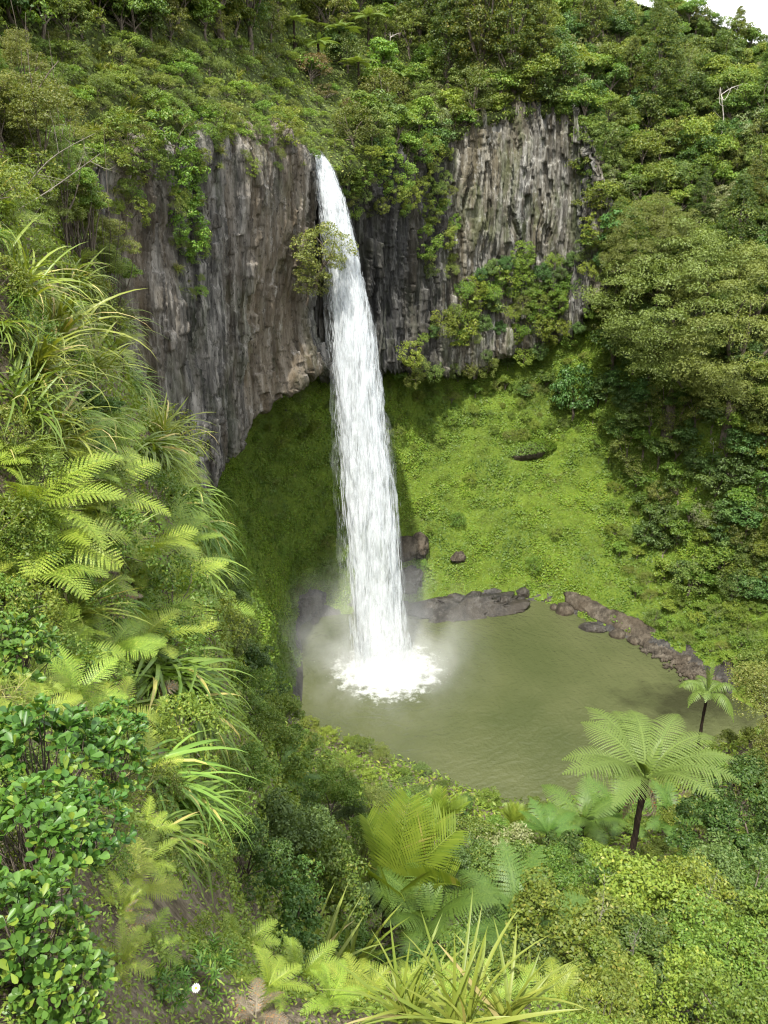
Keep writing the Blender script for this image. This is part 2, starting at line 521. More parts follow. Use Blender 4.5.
RC_rim = [P(312, 175, 93), P(330, 170, 93.5), P(350, 160, 95), P(385, 155, 99), P(430, 148, 106), P(465, 125, 110), P(520, 106, 113), P(575, 112, 112), P(603, 175, 108), P(625, 240, 108)]
RC_up = [P(312, 240, 94), P(332, 238, 94.5), P(352, 235, 96), P(388, 230, 100), P(432, 225, 106.5), P(467, 200, 110), P(521, 190, 112.5), P(575, 190, 111.5), P(602, 225, 108), P(625, 270, 108)]
RC_lo = [P(315, 310, 96), P(336, 315, 96.5), P(358, 315, 98), P(393, 305, 101), P(434, 300, 106.5), P(469, 295, 110.5), P(521, 285, 112.5), P(573, 265, 111.5), P(600, 262, 108.5), P(625, 290, 108)]
RC_bt = [P(320, 380, 97), P(340, 378, 97.5), P(362, 375, 98.5), P(395, 372, 101), P(436, 374, 106), P(471, 370, 110.5), P(521, 352, 113), P(572, 335, 112), P(598, 300, 109), P(625, 310, 109)]
RC_un = [q + np.array([1, 8, 1.5]) for q in RC_bt]
RC_in = [q + np.array([0, 6, 0.3]) for q in RC_rim]
rc, RCV, RCN = cliff([RC_in, RC_rim, RC_up, RC_lo, RC_bt, RC_un], 320, 520, 8, 0.6, 0.75, right_mat, 'rock_cliff')
tag(rc, 'dark wet rock cliff with pale streaks right of the waterfall', 'cliff')

# ---- pool water
m, nt, N, L = newmat('pool_water')
tc = N.new('ShaderNodeTexCoord')
sep = N.new('ShaderNodeSeparateXYZ')
L.new(tc.outputs['Object'], sep.inputs[0])
dx = mth(nt, 'SUBTRACT', sep.outputs['X'], 0.4)
dy = mth(nt, 'SUBTRACT', sep.outputs['Y'], 80.5)
rad = mth(nt, 'SQRT', mth(nt, 'ADD', mth(nt, 'MULTIPLY', dx, dx), mth(nt, 'MULTIPLY', dy, dy)))
wob = noise_n(nt, 0.35, 3, tc.outputs['Object'])
ph = mth(nt, 'MULTIPLY', mth(nt, 'ADD', rad, mth(nt, 'MULTIPLY', wob, 5.0)), 5.2)
ring = mth(nt, 'SINE', ph)
chop = noise_n(nt, 2.4, 5, tc.outputs['Object'], 0.6)
chop2 = noise_n(nt, 0.5, 3, tc.outputs['Object'], 0.6)
hgt = mth(nt, 'ADD', mth(nt, 'MULTIPLY', ring, 0.12), mth(nt, 'ADD', mth(nt, 'MULTIPLY', chop, 0.7), chop2))
foam_n = noise_n(nt, 0.8, 8, tc.outputs['Object'], 0.7)
fo = mth(nt, 'ADD', mth(nt, 'MULTIPLY', rad, 0.16), mth(nt, 'MULTIPLY', mth(nt, 'SUBTRACT', foam_n, 0.5), 1.9))
foam = ramp(nt, fo, [(0.40, 1.0), (0.62, 0.55), (1.05, 0.0)])
murk = ramp(nt, noise_n(nt, 0.09, 4, tc.outputs['Object']), [(0.35, (0.048, 0.057, 0.023)), (0.65, (0.068, 0.075, 0.033))])
foam_spots = noise_n(nt, 5.0, 6, tc.outputs['Object'], 0.8)
spk = mth(nt, 'MULTIPLY', ramp(nt, foam_spots, [(0.66, 0.0), (0.72, 0.6)]), ramp(nt, mth(nt, 'MULTIPLY', rad, 0.04), [(0.2, 1.0), (0.9, 0.15)]))
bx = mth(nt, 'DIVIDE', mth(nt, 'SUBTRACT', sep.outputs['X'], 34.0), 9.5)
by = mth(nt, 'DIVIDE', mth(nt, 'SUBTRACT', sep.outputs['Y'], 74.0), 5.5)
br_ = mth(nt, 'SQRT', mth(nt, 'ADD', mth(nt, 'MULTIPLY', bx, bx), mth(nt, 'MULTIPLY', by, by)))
dark_refl = ramp(nt, mth(nt, 'ADD', br_, mth(nt, 'MULTIPLY', mth(nt, 'SUBTRACT', noise_n(nt, 0.3, 5, tc.outputs['Object']), 0.5), 2.2)), [(0.25, 0.8), (0.95, 0.0)])
murk = mixc(nt, dark_refl, murk, (0.020, 0.020, 0.011))          # dark tree reflections painted into the water colour near the outlet
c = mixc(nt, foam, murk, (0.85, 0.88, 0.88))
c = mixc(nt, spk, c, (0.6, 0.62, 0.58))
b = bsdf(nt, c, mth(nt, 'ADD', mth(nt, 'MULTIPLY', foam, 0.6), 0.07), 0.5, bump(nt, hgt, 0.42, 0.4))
b.inputs['IOR'].default_value = 1.33
out(nt, b.outputs[0])
th = np.linspace(0, 2 * np.pi, 97)[:-1]
ringv = np.stack([12 + 40 * np.cos(th), 78 + 32 * np.sin(th), 0 * th], 1)
pv = np.concatenate([[[12, 78, 0]], ringv])
pf = np.array([[0, 1 + k, 1 + (k + 1) % 96] for k in range(96)])
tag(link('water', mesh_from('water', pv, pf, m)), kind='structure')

# ---- the waterfall
MIST_DENSITY = 0.22
def fall_c(t):
    t = np.asarray(t, float)
    return np.stack([-6.9 + 6.7 * t, 86.2 - 4.9 * t, 55.4 - 55.4 * t * t], -1)

def fall_w(t):
    return np.interp(t, [0, 0.1, 0.2, 0.36, 0.5, 0.7, 0.85, 1.0], [0.70, 0.85, 1.0, 1.45, 1.9, 2.6, 3.0, 3.3])

def watermat(name, thr, alpha, seed, scale=(1.3, 1.3, 0.16)):
    m, nt, N, L = newmat(name)
    v = mapping(nt, scale)
    v2 = mapping(nt, (3.5, 3.5, 0.5))
    n = noise_n(nt, 1.0, 7, v, 0.65, 0.4)
    n2 = noise_n(nt, 1.0, 4, v2, 0.6)
    f = mth(nt, 'ADD', mth(nt, 'MULTIPLY', n, 0.7), mth(nt, 'MULTIPLY', n2, 0.3))
    a = mth(nt, 'MULTIPLY', ramp(nt, f, [(thr, 0.0), (thr + 0.14, 1.0)]), alpha)
    df = N.new('ShaderNodeBsdfDiffuse')
    df.inputs['Color'].default_value = (0.71, 0.745, 0.77, 1)
    L.new(bump(nt, f, 0.8, 0.6), df.inputs['Normal'])
    tl = N.new('ShaderNodeBsdfTranslucent')
    tl.inputs['Color'].default_value = (0.71, 0.745, 0.77, 1)
    mx = N.new('ShaderNodeMixShader'); mx.inputs[0].default_value = 0.4
    L.new(df.outputs[0], mx.inputs[1]); L.new(tl.outputs[0], mx.inputs[2])
    tr = N.new('ShaderNodeBsdfTransparent')
    m2 = N.new('ShaderNodeMixShader')
    L.new(a, m2.inputs[0]); L.new(tr.outputs[0], m2.inputs[1]); L.new(mx.outputs[0], m2.inputs[2])
    out(nt, m2.outputs[0])
    return m

def fall_tube(name, k, mat, seed, amp, parent, t0=0.0, dep=0.45, xoff=0.0, wk=1.0):
    nt_, ns = 420, 72
    t = np.linspace(t0, 1, nt_)
    C = fall_c(t); C[:, 0] += xoff * t
    w = fall_w(t) * k * wk
    th = np.linspace(0, 2 * np.pi, ns, endpoint=False)
    V = np.zeros((nt_, ns, 3))
    q = np.stack([np.cos(th)[None] * 2.2 + 0 * t[:, None], np.sin(th)[None] * 2.2 + 0 * t[:, None], (t[:, None] * 16 + 0 * th[None])], -1).reshape(-1, 3)
    n = (fbm(q * np.array([1, 1, 0.7]), 4, seed) * 0.6 + fbm(q * np.array([3, 3, 1.6]), 3, seed + 9) * 0.4).reshape(nt_, ns)
    rr = 1 + amp * n * np.clip(t / 0.25, 0.25, 1)[:, None]
    V[..., 0] = C[:, None, 0] + w[:, None] * np.cos(th)[None] * rr
    V[..., 1] = C[:, None, 1] + w[:, None] * dep * np.sin(th)[None] * rr
    V[..., 2] = C[:, None, 2]
    return link(name, mesh_from(name, V.reshape(-1, 3), grid_faces(nt_, ns, True), mat, True), parent)

fall = tag(link('waterfall', None, loc=(0.2, 81.3, 0)), 'tall white waterfall plunging from the cliff lip into the pool', 'waterfall')
fo_ = -np.array([0.2, 81.3, 0])
core_m = watermat('fall_core', 0.37, 0.95, 1, (0.9, 0.9, 0.14))
veil_m = watermat('fall_veil', 0.47, 0.7, 2, (1.5, 1.5, 0.17))
mist_m = watermat('fall_mist', 0.46, 0.10, 3, (0.9, 0.9, 0.2))
for o in (fall_tube('stream', 0.78, core_m, 3, 0.55, fall, wk=1.0), fall_tube('veil', 0.95, veil_m, 5, 0.6, fall), fall_tube('spray_veil', 1.2, mist_m, 7, 0.4, fall, 0.12, 0.6, -0.5)):
    o.location = fo_

def spindles(n, t, off, ln, wd):
    """Falling clots of water: pointed below, drawn out above."""
    C = fall_c(t) + off
    vel = norm(np.stack([7.1 + 0 * t, -4.9 + 0 * t, -110.8 * np.maximum(t, 0.05)], 1))
    a = norm(np.cross(vel, np.array([0.2, 1, 0.1])))
    b = np.cross(vel, a)
    L_, W_ = ln[:, None], wd[:, None]
    V = np.stack([C + vel * L_ * 0.3, C + a * W_, C + b * W_, C - a * W_, C - b * W_, C - vel * L_ * 0.7], 1)
    f = np.array([[0, 1, 2], [0, 2, 3], [0, 3, 4], [0, 4, 1], [5, 2, 1], [5, 3, 2], [5, 4, 3], [5, 1, 4]])
    return V.reshape(-1, 3), (f[None] + 6 * np.arange(n)[:, None, None]).reshape(-1, 3)

m, nt, N, L = newmat('white_water')
df = N.new('ShaderNodeBsdfDiffuse'); df.inputs['Color'].default_value = (0.75, 0.78, 0.80, 1)
tl = N.new('ShaderNodeBsdfTranslucent'); tl.inputs['Color'].default_value = (0.75, 0.78, 0.80, 1)
mx = N.new('ShaderNodeMixShader'); mx.inputs[0].default_value = 0.55
L.new(df.outputs[0], mx.inputs[1]); L.new(tl.outputs[0], mx.inputs[2])
lw_ = N.new('ShaderNodeLayerWeight'); lw_.inputs['Blend'].default_value = 0.5
tr = N.new('ShaderNodeBsdfTransparent')
m2 = N.new('ShaderNodeMixShader')
L.new(mth(nt, 'MULTIPLY', mth(nt, 'POWER', mth(nt, 'SUBTRACT', 1.0, lw_.outputs['Facing']), 1.5), 0.62), m2.inputs[0])
L.new(tr.outputs[0], m2.inputs[1]); L.new(mx.outputs[0], m2.inputs[2])
out(nt, m2.outputs[0])
white_m = m
n = 2600
t = rng.uniform(0.03, 1, n) ** 0.75
th = rng.uniform(0, 2 * np.pi, n)
cl = vnoise(np.stack([t * 26, np.cos(th) * 2, np.sin(th) * 2], 1), 4)
rr = (0.55 + 0.45 * rng.uniform(0, 1, n) ** 0.6) * (0.95 + 0.15 * cl)
w = fall_w(t)
off = np.stack([w * rr * np.cos(th), w * 0.5 * rr * np.sin(th), 0 * t], 1)
ln = rng.uniform(1.2, 4.5, n) * (0.4 + t)
wd_ = rng.uniform(0.03, 0.07, n) * (0.6 + 0.6 * t)
v, f = spindles(n, t, off, ln, wd_)
n2 = 2600
t2 = rng.uniform(0.25, 1, n2)
th2 = rng.uniform(0, 2 * np.pi, n2)
w2 = fall_w(t2)
r2 = 0.95 + np.abs(rng.normal(0, 0.10, n2))
off2 = np.stack([w2 * r2 * np.cos(th2) - 0.3 * t2, w2 * 0.7 * r2 * np.sin(th2), 0 * t2], 1)
v2, f2 = spindles(n2, t2, off2, rng.uniform(0.4, 1.6, n2), rng.uniform(0.012, 0.03, n2))
o = link('falling_clots', mesh_from('falling_clots', np.concatenate([v, v2]), np.concatenate([f, f2 + len(v)]), white_m, True), fall)
o.location = fo_; o['kind'] = 'stuff'
# splash at the foot
n = 9000
a = rng.uniform(0, 2 * np.pi, n)
rr = np.abs(rng.normal(0, 2.6, n))
hz = np.abs(rng.normal(0, 1, n)) * 2.6 * np.exp(-(rr / 3.2) ** 2) + 0.05
C = np.stack([0.5 + rr * np.cos(a) * 1.15, 80.9 + rr * np.sin(a) * 0.95, hz], 1)
s = rng.uniform(0.02, 0.09, n)[:, None, None] * np.clip(1.4 - rr / 7, 0.4, 1.4)[:, None, None]
oct_ = np.array([[1, 0, 0], [0, 1, 0], [-1, 0, 0], [0, -1, 0], [0, 0, 1], [0, 0, -1]], float)
of = np.array([[0, 1, 4], [1, 2, 4], [2, 3, 4], [3, 0, 4], [1, 0, 5], [2, 1, 5], [3, 2, 5], [0, 3, 5]])
v = C[:, None] + oct_[None] * s * rng.uniform(0.6, 1.5, (n, 1, 3))
o = link('splash', mesh_from('splash', v.reshape(-1, 3), (of[None] + 6 * np.arange(n)[:, None, None]).reshape(-1, 3), white_m, True), fall)
o.location = fo_; o['kind'] = 'stuff'

# spray hanging over the foot of the fall
m, nt, N, L = newmat('spray_mist')
tc = N.new('ShaderNodeTexCoord')
vl = N.new('ShaderNodeVectorMath'); vl.operation = 'LENGTH'
L.new(tc.outputs['Object'], vl.inputs[0])
fall_off = ramp(nt, vl.outputs['Value'], [(0.05, 1.0), (0.95, 0.0)])
nz = ramp(nt, noise_n(nt, 3.2, 4, tc.outputs['Object']), [(0.40, 0.0), (0.66, 1.0)])
den = mth(nt, 'MULTIPLY', mth(nt, 'POWER', fall_off, 2.2), mth(nt, 'MULTIPLY', nz, MIST_DENSITY))
pvn = N.new('ShaderNodeVolumeScatter')
pvn.inputs['Color'].default_value = (0.98, 0.99, 1, 1)
pvn.inputs['Anisotropy'].default_value = 0.0
L.new(den, pvn.inputs['Density'])
out(nt, None, pvn.outputs[0])
ph_ = np.linspace(0.02, np.pi - 0.02, 17)
th_ = np.linspace(0, 2 * np.pi, 32, endpoint=False)
sv = np.stack([np.sin(ph_)[:, None] * np.cos(th_)[None], np.sin(ph_)[:, None] * np.sin(th_)[None], np.cos(ph_)[:, None] + 0 * th_[None]], -1).reshape(-1, 3)
cap = [np.arange(32)[None, ::-1], (16 * 32 + np.arange(32))[None]]
mist = link('spray_mist', mesh_from('spray_mist', sv, [grid_faces(17, 32, True)[:, ::-1]] + [c[:, ::-1] for c in cap], m, True), loc=(-0.5, 79, 2.0))
mist.scale = (16, 15, 17)
tag(mist, 'pale spray mist drifting over the pool at the foot of the waterfall', 'mist', kind='stuff')
# ================================================================ PLANTS: shapes
def leaves(c, nrm_, L_, W_, rng, jit=0.5, fold=0.15, droop=0.1, axis=None):
    """Diamond leaves, each a little folded along its middle."""
    n = len(c)
    nn = norm(nrm_ + rng.normal(0, jit, (n, 3)))
    ax = rng.normal(0, 1, (n, 3)) if axis is None else axis + rng.normal(0, 0.35, (n, 3))
    a = norm(ax - nn * np.sum(ax * nn, 1, keepdims=True))
    b = np.cross(nn, a)
    L_ = (np.broadcast_to(L_, n) * rng.uniform(0.7, 1.3, n))[:, None]
    W_ = (np.broadcast_to(W_, n) * rng.uniform(0.75, 1.25, n))[:, None]
    V = np.stack([c - a * L_ * 0.5, c + b * W_ * 0.5 + nn * W_ * fold + a * L_ * 0.08, c + a * L_ * 0.5 - nn * L_ * droop, c - b * W_ * 0.5 + nn * W_ * fold + a * L_ * 0.08], 1)
    return V.reshape(-1, 3), np.arange(n * 4).reshape(n, 4)

def rdir(n, rng, zmin=-1.0):
    z = rng.uniform(zmin, 1, n)
    a = rng.uniform(0, 2 * np.pi, n)
    r = np.sqrt(1 - z * z)
    return np.stack([r * np.cos(a), r * np.sin(a), z], 1)

def clump_leaves(cc, cr, per, L_, W_, rng, flat=0.65, jit=0.45, up=0.5, shell=(0.55, 1.05), outc=None, zmin=-0.35, axis=None):
    """Leaves over the upper shells of a set of clumps."""
    k = len(cc)
    d = rdir(k * per, rng, zmin)
    r = rng.uniform(shell[0], shell[1], k * per) ** 0.7
    R_ = np.repeat(np.broadcast_to(cr, k), per)[:, None]
    off = d * R_ * r[:, None] * np.array([1, 1, flat])
    c = np.repeat(cc, per, 0) + off
    nn = norm(d * np.array([1, 1, 1.3]) + np.array([0, 0, up]))
    return leaves(c, nn, L_, W_, rng, jit, axis=axis)

def limb_mesh(name, base, tips, r0, rng, mat, fork=0.45, ns=6, sag=0.1):
    """A trunk with limbs out to the given tips."""
    A = Acc()
    tips = np.asarray(tips, float)
    top = tips.mean(0)
    fk = base + (top - base) * fork + rng.normal(0, 0.05, 3) * np.linalg.norm(top - base)
    pts = crom(np.array([base - [0, 0, r0 * 6], base, base * 0.5 + fk * 0.5 + rng.normal(0, r0 * 0.8, 3), fk]), 8)
    A.add(*tube(pts, np.linspace(r0 * 1.25, r0 * 0.75, 8), ns, rng, 0.08))
    for tp in tips:
        m_ = fk * 0.5 + tp * 0.5 + rng.normal(0, 0.08, 3) * np.linalg.norm(tp - fk)
        st = fk - (fk - base) * rng.uniform(0, 0.35)
        A.add(*tube(crom(np.array([st, m_, tp]), 6), np.linspace(r0 * 0.5, r0 * 0.12, 6), 5, rng, 0.05))
    return A.mesh(name, mat, True)

def crown_tree(name, rng, lm, bm, R_=(2.6, 2.6, 2.2), h=3.6, ncl=34, cr=0.85, per=75, leaf=(0.27, 0.16), cone=0.0, irr=0.25, r0=0.16, zmin=-0.45, flat=0.65, up=0.5, tip_n=7, fill=0.5, jit=0.45, lobes=0):
    """Returns (crown mesh, trunk mesh); the base is at the origin and the crown is centred at height h."""
    d = rdir(ncl, rng, zmin)
    rad = rng.uniform(fill, 1.0, ncl) ** 0.5
    Rv = np.array(R_)
    sh_ = 1 + irr * vnoise(d * 1.7 + rng.uniform(0, 50, 3), 3)
    cc = d * rad[:, None] * Rv * sh_[:, None]
    if lobes:                                   # rounded masses with gaps between them
        lc_ = rdir(lobes, rng, max(zmin, -0.5)) * Rv * rng.uniform(0.5, 0.85, (lobes, 1))
        cc = lc_[rng.integers(0, lobes, ncl)] + rdir(ncl, rng, -0.4) * Rv * (0.40 if lobes < 10 else 0.30) * rng.uniform(0.7, 1.05, (ncl, 1))
    if cone:
        zt = (cc[:, 2] / Rv[2] + 1) / 2
        k = 1.0 - cone * np.clip(zt, 0, 1)
        cc[:, :2] *= (k * 1.35)[:, None]
    cc[:, 2] += h
    crs = cr * rng.uniform(0.6, 1.25, ncl)
    v, f = clump_leaves(cc, crs, per, leaf[0], leaf[1], rng, flat=flat, up=up, jit=jit)
    crown = mesh_from(name + '_crown', v, f, lm)
    low = cc[rng.choice(ncl, min(tip_n, ncl), replace=False)]
    trunk = limb_mesh(name + '_trunk', np.zeros(3), low, r0, rng, bm)
    return crown, trunk

def curve_frame(L_, n, rise, droop, curl=0.0):
    """Arching rib in the x-z plane: leaves at angle rise, ends at angle rise - droop."""
    a = np.linspace(0, 1, n)
    ang = rise - droop * a ** 1.2 - curl * np.clip(a - 0.75, 0, 1) * 4
    ds = L_ / (n - 1)
    x = np.concatenate([[0], np.cumsum(np.cos(ang[:-1]) * ds)])
    z = np.concatenate([[0], np.cumsum(np.sin(ang[:-1]) * ds)])
    return a, np.stack([x, 0 * x, z], 1), ang

def frond(rng, L_=1.0, width=0.32, npin=20, npl=9, rise=0.9, droop=1.1, stalk=0.12, detail=True, sweep=0.35, vee=0.25, prof=None, tipcurl=0.0, hang=0.25, pl_w=1.0):
    """A fern frond along +x: a rib with two rows of tapering pinnae, each feathered with pinnules. Returns verts, quads."""
    n = 24
    a, C, ang = curve_frame(L_, n, rise, droop, tipcurl)
    T = np.stack([np.cos(ang), 0 * ang, np.sin(ang)], 1)
    N_ = np.stack([-np.sin(ang), 0 * ang, np.cos(ang)], 1)
    ai = stalk + (1 - stalk) * (np.arange(npin) + 0.5) / npin
    ti = (ai - stalk) / (1 - stalk)
    if prof is None:
        pl = np.sin(np.pi * np.clip(ti * 0.86 + 0.13, 0, 1)) ** 0.75
    else:
        pl = np.interp(ti, np.linspace(0, 1, len(prof)), prof)
    qa, qb, qh = [], [], []
    gap = (1 - stalk) / npin
    for s in (-1, 1):
        for i in range(npin):
            l = width * pl[i] * rng.uniform(0.9, 1.06)
            ph = sweep + 0.25 * ti[i] + rng.normal(0, 0.04)
            da, db = math.sin(ph) / L_, math.cos(ph)
            if detail:
                t = (np.arange(npl) + 0.4) / npl
                w = gap * L_ * 0.60 * pl_w * (1 - t) ** 0.5 * np.ones(npl)
                hw = l / npl * 0.46
                pa, pb = ai[i] + da * l * t, db * l * t
                for sg in (-1, 1):
                    # pinnule: a small blade standing off the pinna
                    ua, ub = sg * db / L_, -sg * math.sin(ph)
                    fa, fb = da, db
                    x0a, x0b = pa - fa * hw, pb - fb * hw
                    x1a, x1b = pa + fa * hw, pb + fb * hw
                    x2a, x2b = pa + ua * w + fa * hw * 1.5, pb + ub * w + fb * hw * 1.5
                    x3a, x3b = pa + ua * w * 0.75 - fa * hw * 0.2, pb + ub * w * 0.75 - fb * hw * 0.2
                    qa.append(np.stack([x0a, x1a, x2a, x3a], 1)); qb.append(s * np.stack([x0b, x1b, x2b, x3b], 1))
            else:
                w = gap * 0.42 * pl_w
                t = np.array([0, 0.45, 0.8, 1.0]); ww = w * np.array([0.8, 1.0, 0.6, 0.05])
                pa, pb = ai[i] + da * l * t, db * l * t
                A0, A1 = np.stack([pa - ww, pb], 1), np.stack([pa + ww, pb], 1)
                for j in range(3):
                    qa.append(np.array([[A0[j, 0], A1[j, 0], A1[j + 1, 0], A0[j + 1, 0]]])); qb.append(s * np.array([[A0[j, 1], A1[j, 1], A1[j + 1, 1], A0[j + 1, 1]]]))
    qa, qb = np.concatenate(qa), np.concatenate(qb)
    aa, bb = np.clip(qa.ravel(), 0, 1.02), qb.ravel()
    ip = np.clip(aa, 0, 1) * (n - 1)
    i0 = np.minimum(ip.astype(int), n - 2); fr = (ip - i0)[:, None]
    lerp = lambda M: M[i0] * (1 - fr) + M[i0 + 1] * fr
    V = lerp(C) + lerp(N_) * (np.abs(bb) * vee - hang * bb ** 2 / max(width, 1e-3))[:, None] + np.array([0, 1.0, 0]) * bb[:, None] * 0.97
    f = np.arange(len(V)).reshape(-1, 4)
    # the rib
    rw = np.linspace(0.011, 0.002, n)[:, None] * max(L_, 0.5)
    S = np.array([0, 1.0, 0])
    rv = np.concatenate([C - S * rw + N_ * 0.004, C + S * rw + N_ * 0.004])
    k = np.arange(n - 1)
    rf = np.stack([k, k + 1, k + 1 + n, k + n], 1)
    return np.concatenate([V, rv]), np.concatenate([f, rf + len(V)])

def rotz(v, a):
    c, s = math.cos(a), math.sin(a)
    return np.stack([v[:, 0] * c - v[:, 1] * s, v[:, 0] * s + v[:, 1] * c, v[:, 2]], 1)

def roll(v, a):
    c, s = math.cos(a), math.sin(a)
    return np.stack([v[:, 0], v[:, 1] * c - v[:, 2] * s, v[:, 1] * s + v[:, 2] * c], 1)

def fern_clump(name, rng, mat, n=9, L_=0.8, width=0.2, npin=20, npl=7, rise=(0.5, 1.2), droop=(0.7, 1.5), spread=None, detail=True, az0=0.0, **kw):
    A = Acc()
    for k in range(n):
        az = az0 + (2 * np.pi * k / n if spread is None else spread * (k / max(n - 1, 1) - 0.5)) + rng.normal(0, 0.2)
        v, f = frond(rng, L_ * rng.uniform(0.75, 1.15), width * rng.uniform(0.85, 1.15), npin, npl, rng.uniform(*rise), rng.uniform(*droop), detail=detail, **kw)
        A.add(rotz(roll(v, rng.normal(0, 0.2)), az), f)
    return A.mesh(name, mat)

def strap_leaves(rng, n, L_, w, rise=(0.5, 1.5), droop=(0.8, 2.0), seg=7, lean=None, spread=0.12, fold=0.35, twist=0.2, az=None):
    """Long arching strap leaves from one base."""
    V, Fq = [], []
    a = np.linspace(0, 1, seg + 1)
    for k in range(n):
        l = L_ * rng.uniform(0.55, 1.15)
        rs, dr = rng.uniform(*rise), rng.uniform(*droop)
        _, C, ang = curve_frame(l, seg + 1, rs, dr)
        N_ = np.stack([-np.sin(ang), 0 * ang, np.cos(ang)], 1)
        ww = w * rng.uniform(0.75, 1.2) * np.interp(a, [0, 0.15, 0.55, 0.85, 1], [0.7, 1, 0.9, 0.45, 0.02])[:, None]
        S = np.array([0, 1.0, 0])
        l_, r_ = C - S * ww + N_ * ww * fold, C + S * ww + N_ * ww * fold
        v = np.stack([l_, C, r_], 1).reshape(-1, 3)
        v = roll(v, rng.normal(0, twist))
        v = rotz(v, rng.uniform(0, 2 * np.pi) if az is None else rng.uniform(*az))
        v = v + rng.normal(0, spread, 3) * np.array([1, 1, 0.3])
        if lean is not None:
            v = v + np.asarray(lean) * (np.linalg.norm(C, axis=1) ** 2 / max(l, 0.1)).repeat(3)[:, None]
        k3 = np.arange(seg) * 3
        q = np.concatenate([np.stack([k3, k3 + 1, k3 + 4, k3 + 3], 1), np.stack([k3 + 1, k3 + 2, k3 + 5, k3 + 4], 1)])
        V.append(v); Fq.append(q + k * 3 * (seg + 1))
    return np.concatenate(V), np.concatenate(Fq)

def palm_frond(rng, L_, nl=34, ll=0.7, lw=0.03, rise=1.3, droop=0.9, vee=0.55):
    """Feather palm leaf along +x: two ranks of long narrow leaflets close together."""
    n = 20
    a, C, ang = curve_frame(L_, n, rise, droop)
    T = np.stack([np.cos(ang), 0 * ang, np.sin(ang)], 1)
    N_ = np.stack([-np.sin(ang), 0 * ang, np.cos(ang)], 1)
    A = Acc()
    for s in (-1, 1):
        for i in range(nl):
            t = 0.12 + 0.88 * (i + 0.5) / nl
            k = min(int(t * (n - 1)), n - 2); fr = t * (n - 1) - k
            c, T_, n_ = [M[k] * (1 - fr) + M[k + 1] * fr for M in (C, T, N_)]
            l = ll * math.sin(np.pi * min(max(0.18 + 0.76 * t, 0), 1)) ** 0.6 * rng.uniform(0.9, 1.1)
            d = norm(T_ * 0.75 + np.array([0, s, 0]) * 0.85 + n_ * vee)
            b = norm(np.cross(d, n_)); w = lw * rng.uniform(0.8, 1.2)
            p1, p2 = c + d * l * 0.5, c + d * l - np.array([0, 0, 0.06]) * l
            v = np.array([c - b * w * 0.5, c + b * w * 0.5, p1 + b * w, p2 + b * w * 0.08, p2 - b * w * 0.08, p1 - b * w])
            A.add(v, np.array([[0, 1, 2, 5], [5, 2, 3, 4]]))
    v, f = tube(C, np.linspace(0.03, 0.008, n) * max(L_ / 2, 0.5), 5)
    A.add(v, f)
    return np.concatenate(A.v), np.concatenate(A.q)

def round_leaf_shrub(name, rng, lm, bm, R_=(0.8, 0.8, 0.7), h=0.8, nsh=110, per=8, L_=0.145, W_=0.085):
    """Rosettes of glossy obovate leaves at the ends of woody shoots."""
    d = rdir(nsh, rng, -0.35)
    c = d * (rng.uniform(0.35, 1, nsh) ** 0.5)[:, None] * np.array(R_)
    c[:, 2] += h
    ax = norm(d * 0.8 + np.array([0, 0, 0.9]))
    # outline of one leaf: (along, across, lift)
    o = np.array([[0, 0, 0], [0.35, 0.28, 0.02], [0.7, 0.5, 0.04], [0.92, 0.34, 0.02], [1.0, 0.0, -0.02], [0.92, -0.34, 0.02], [0.7, -0.5, 0.04], [0.35, -0.28, 0.02], [0.7, 0, -0.03]])
    fq = np.array([[0, 1, 2, 8], [8, 2, 3, 4], [8, 4, 5, 6], [0, 8, 6, 7]])
    V, Fq = [], []
    k = 0
    for i in range(nsh):
        u = norm(np.cross(ax[i], rng.normal(0, 1, 3))); w = np.cross(ax[i], u)
        for j in range(per):
            az = j * 2.4 + rng.normal(0, 0.25)
            el = rng.uniform(0.15, 0.9) if j < per * 0.7 else rng.uniform(0.9, 1.3)
            dirv = norm((u * math.cos(az) + w * math.sin(az)) * math.cos(el) + ax[i] * math.sin(el))
            side = norm(np.cross(dirv, ax[i])); nn = np.cross(side, dirv)
            l, ww = L_ * rng.uniform(0.7, 1.25), W_ * rng.uniform(0.8, 1.2)
            base = c[i] - ax[i] * (j % 4) * L_ * 0.22
            v = base + dirv * (o[:, :1] * l + 0.01) + side * o[:, 1:2] * ww + nn * o[:, 2:3] * l * 2.0
            V.append(v); Fq.append(fq + k * 9); k += 1
    crown = mesh_from(name + '_leaves', np.concatenate(V), np.concatenate(Fq), lm, True)
    A = Acc()
    for i in range(0, nsh, 2):
        b = np.array([0, 0, 0.0]) + rng.normal(0, 0.08, 3)
        m_ = b * 0.5 + c[i] * 0.5 + np.array([0, 0, -0.12]) + rng.normal(0, 0.06, 3)
        A.add(*tube(crom(np.array([b, m_, c[i]]), 6), np.linspace(0.016, 0.004, 6), 4, rng, 0.05))
    return crown, A.mesh(name + '_stems', bm, True)

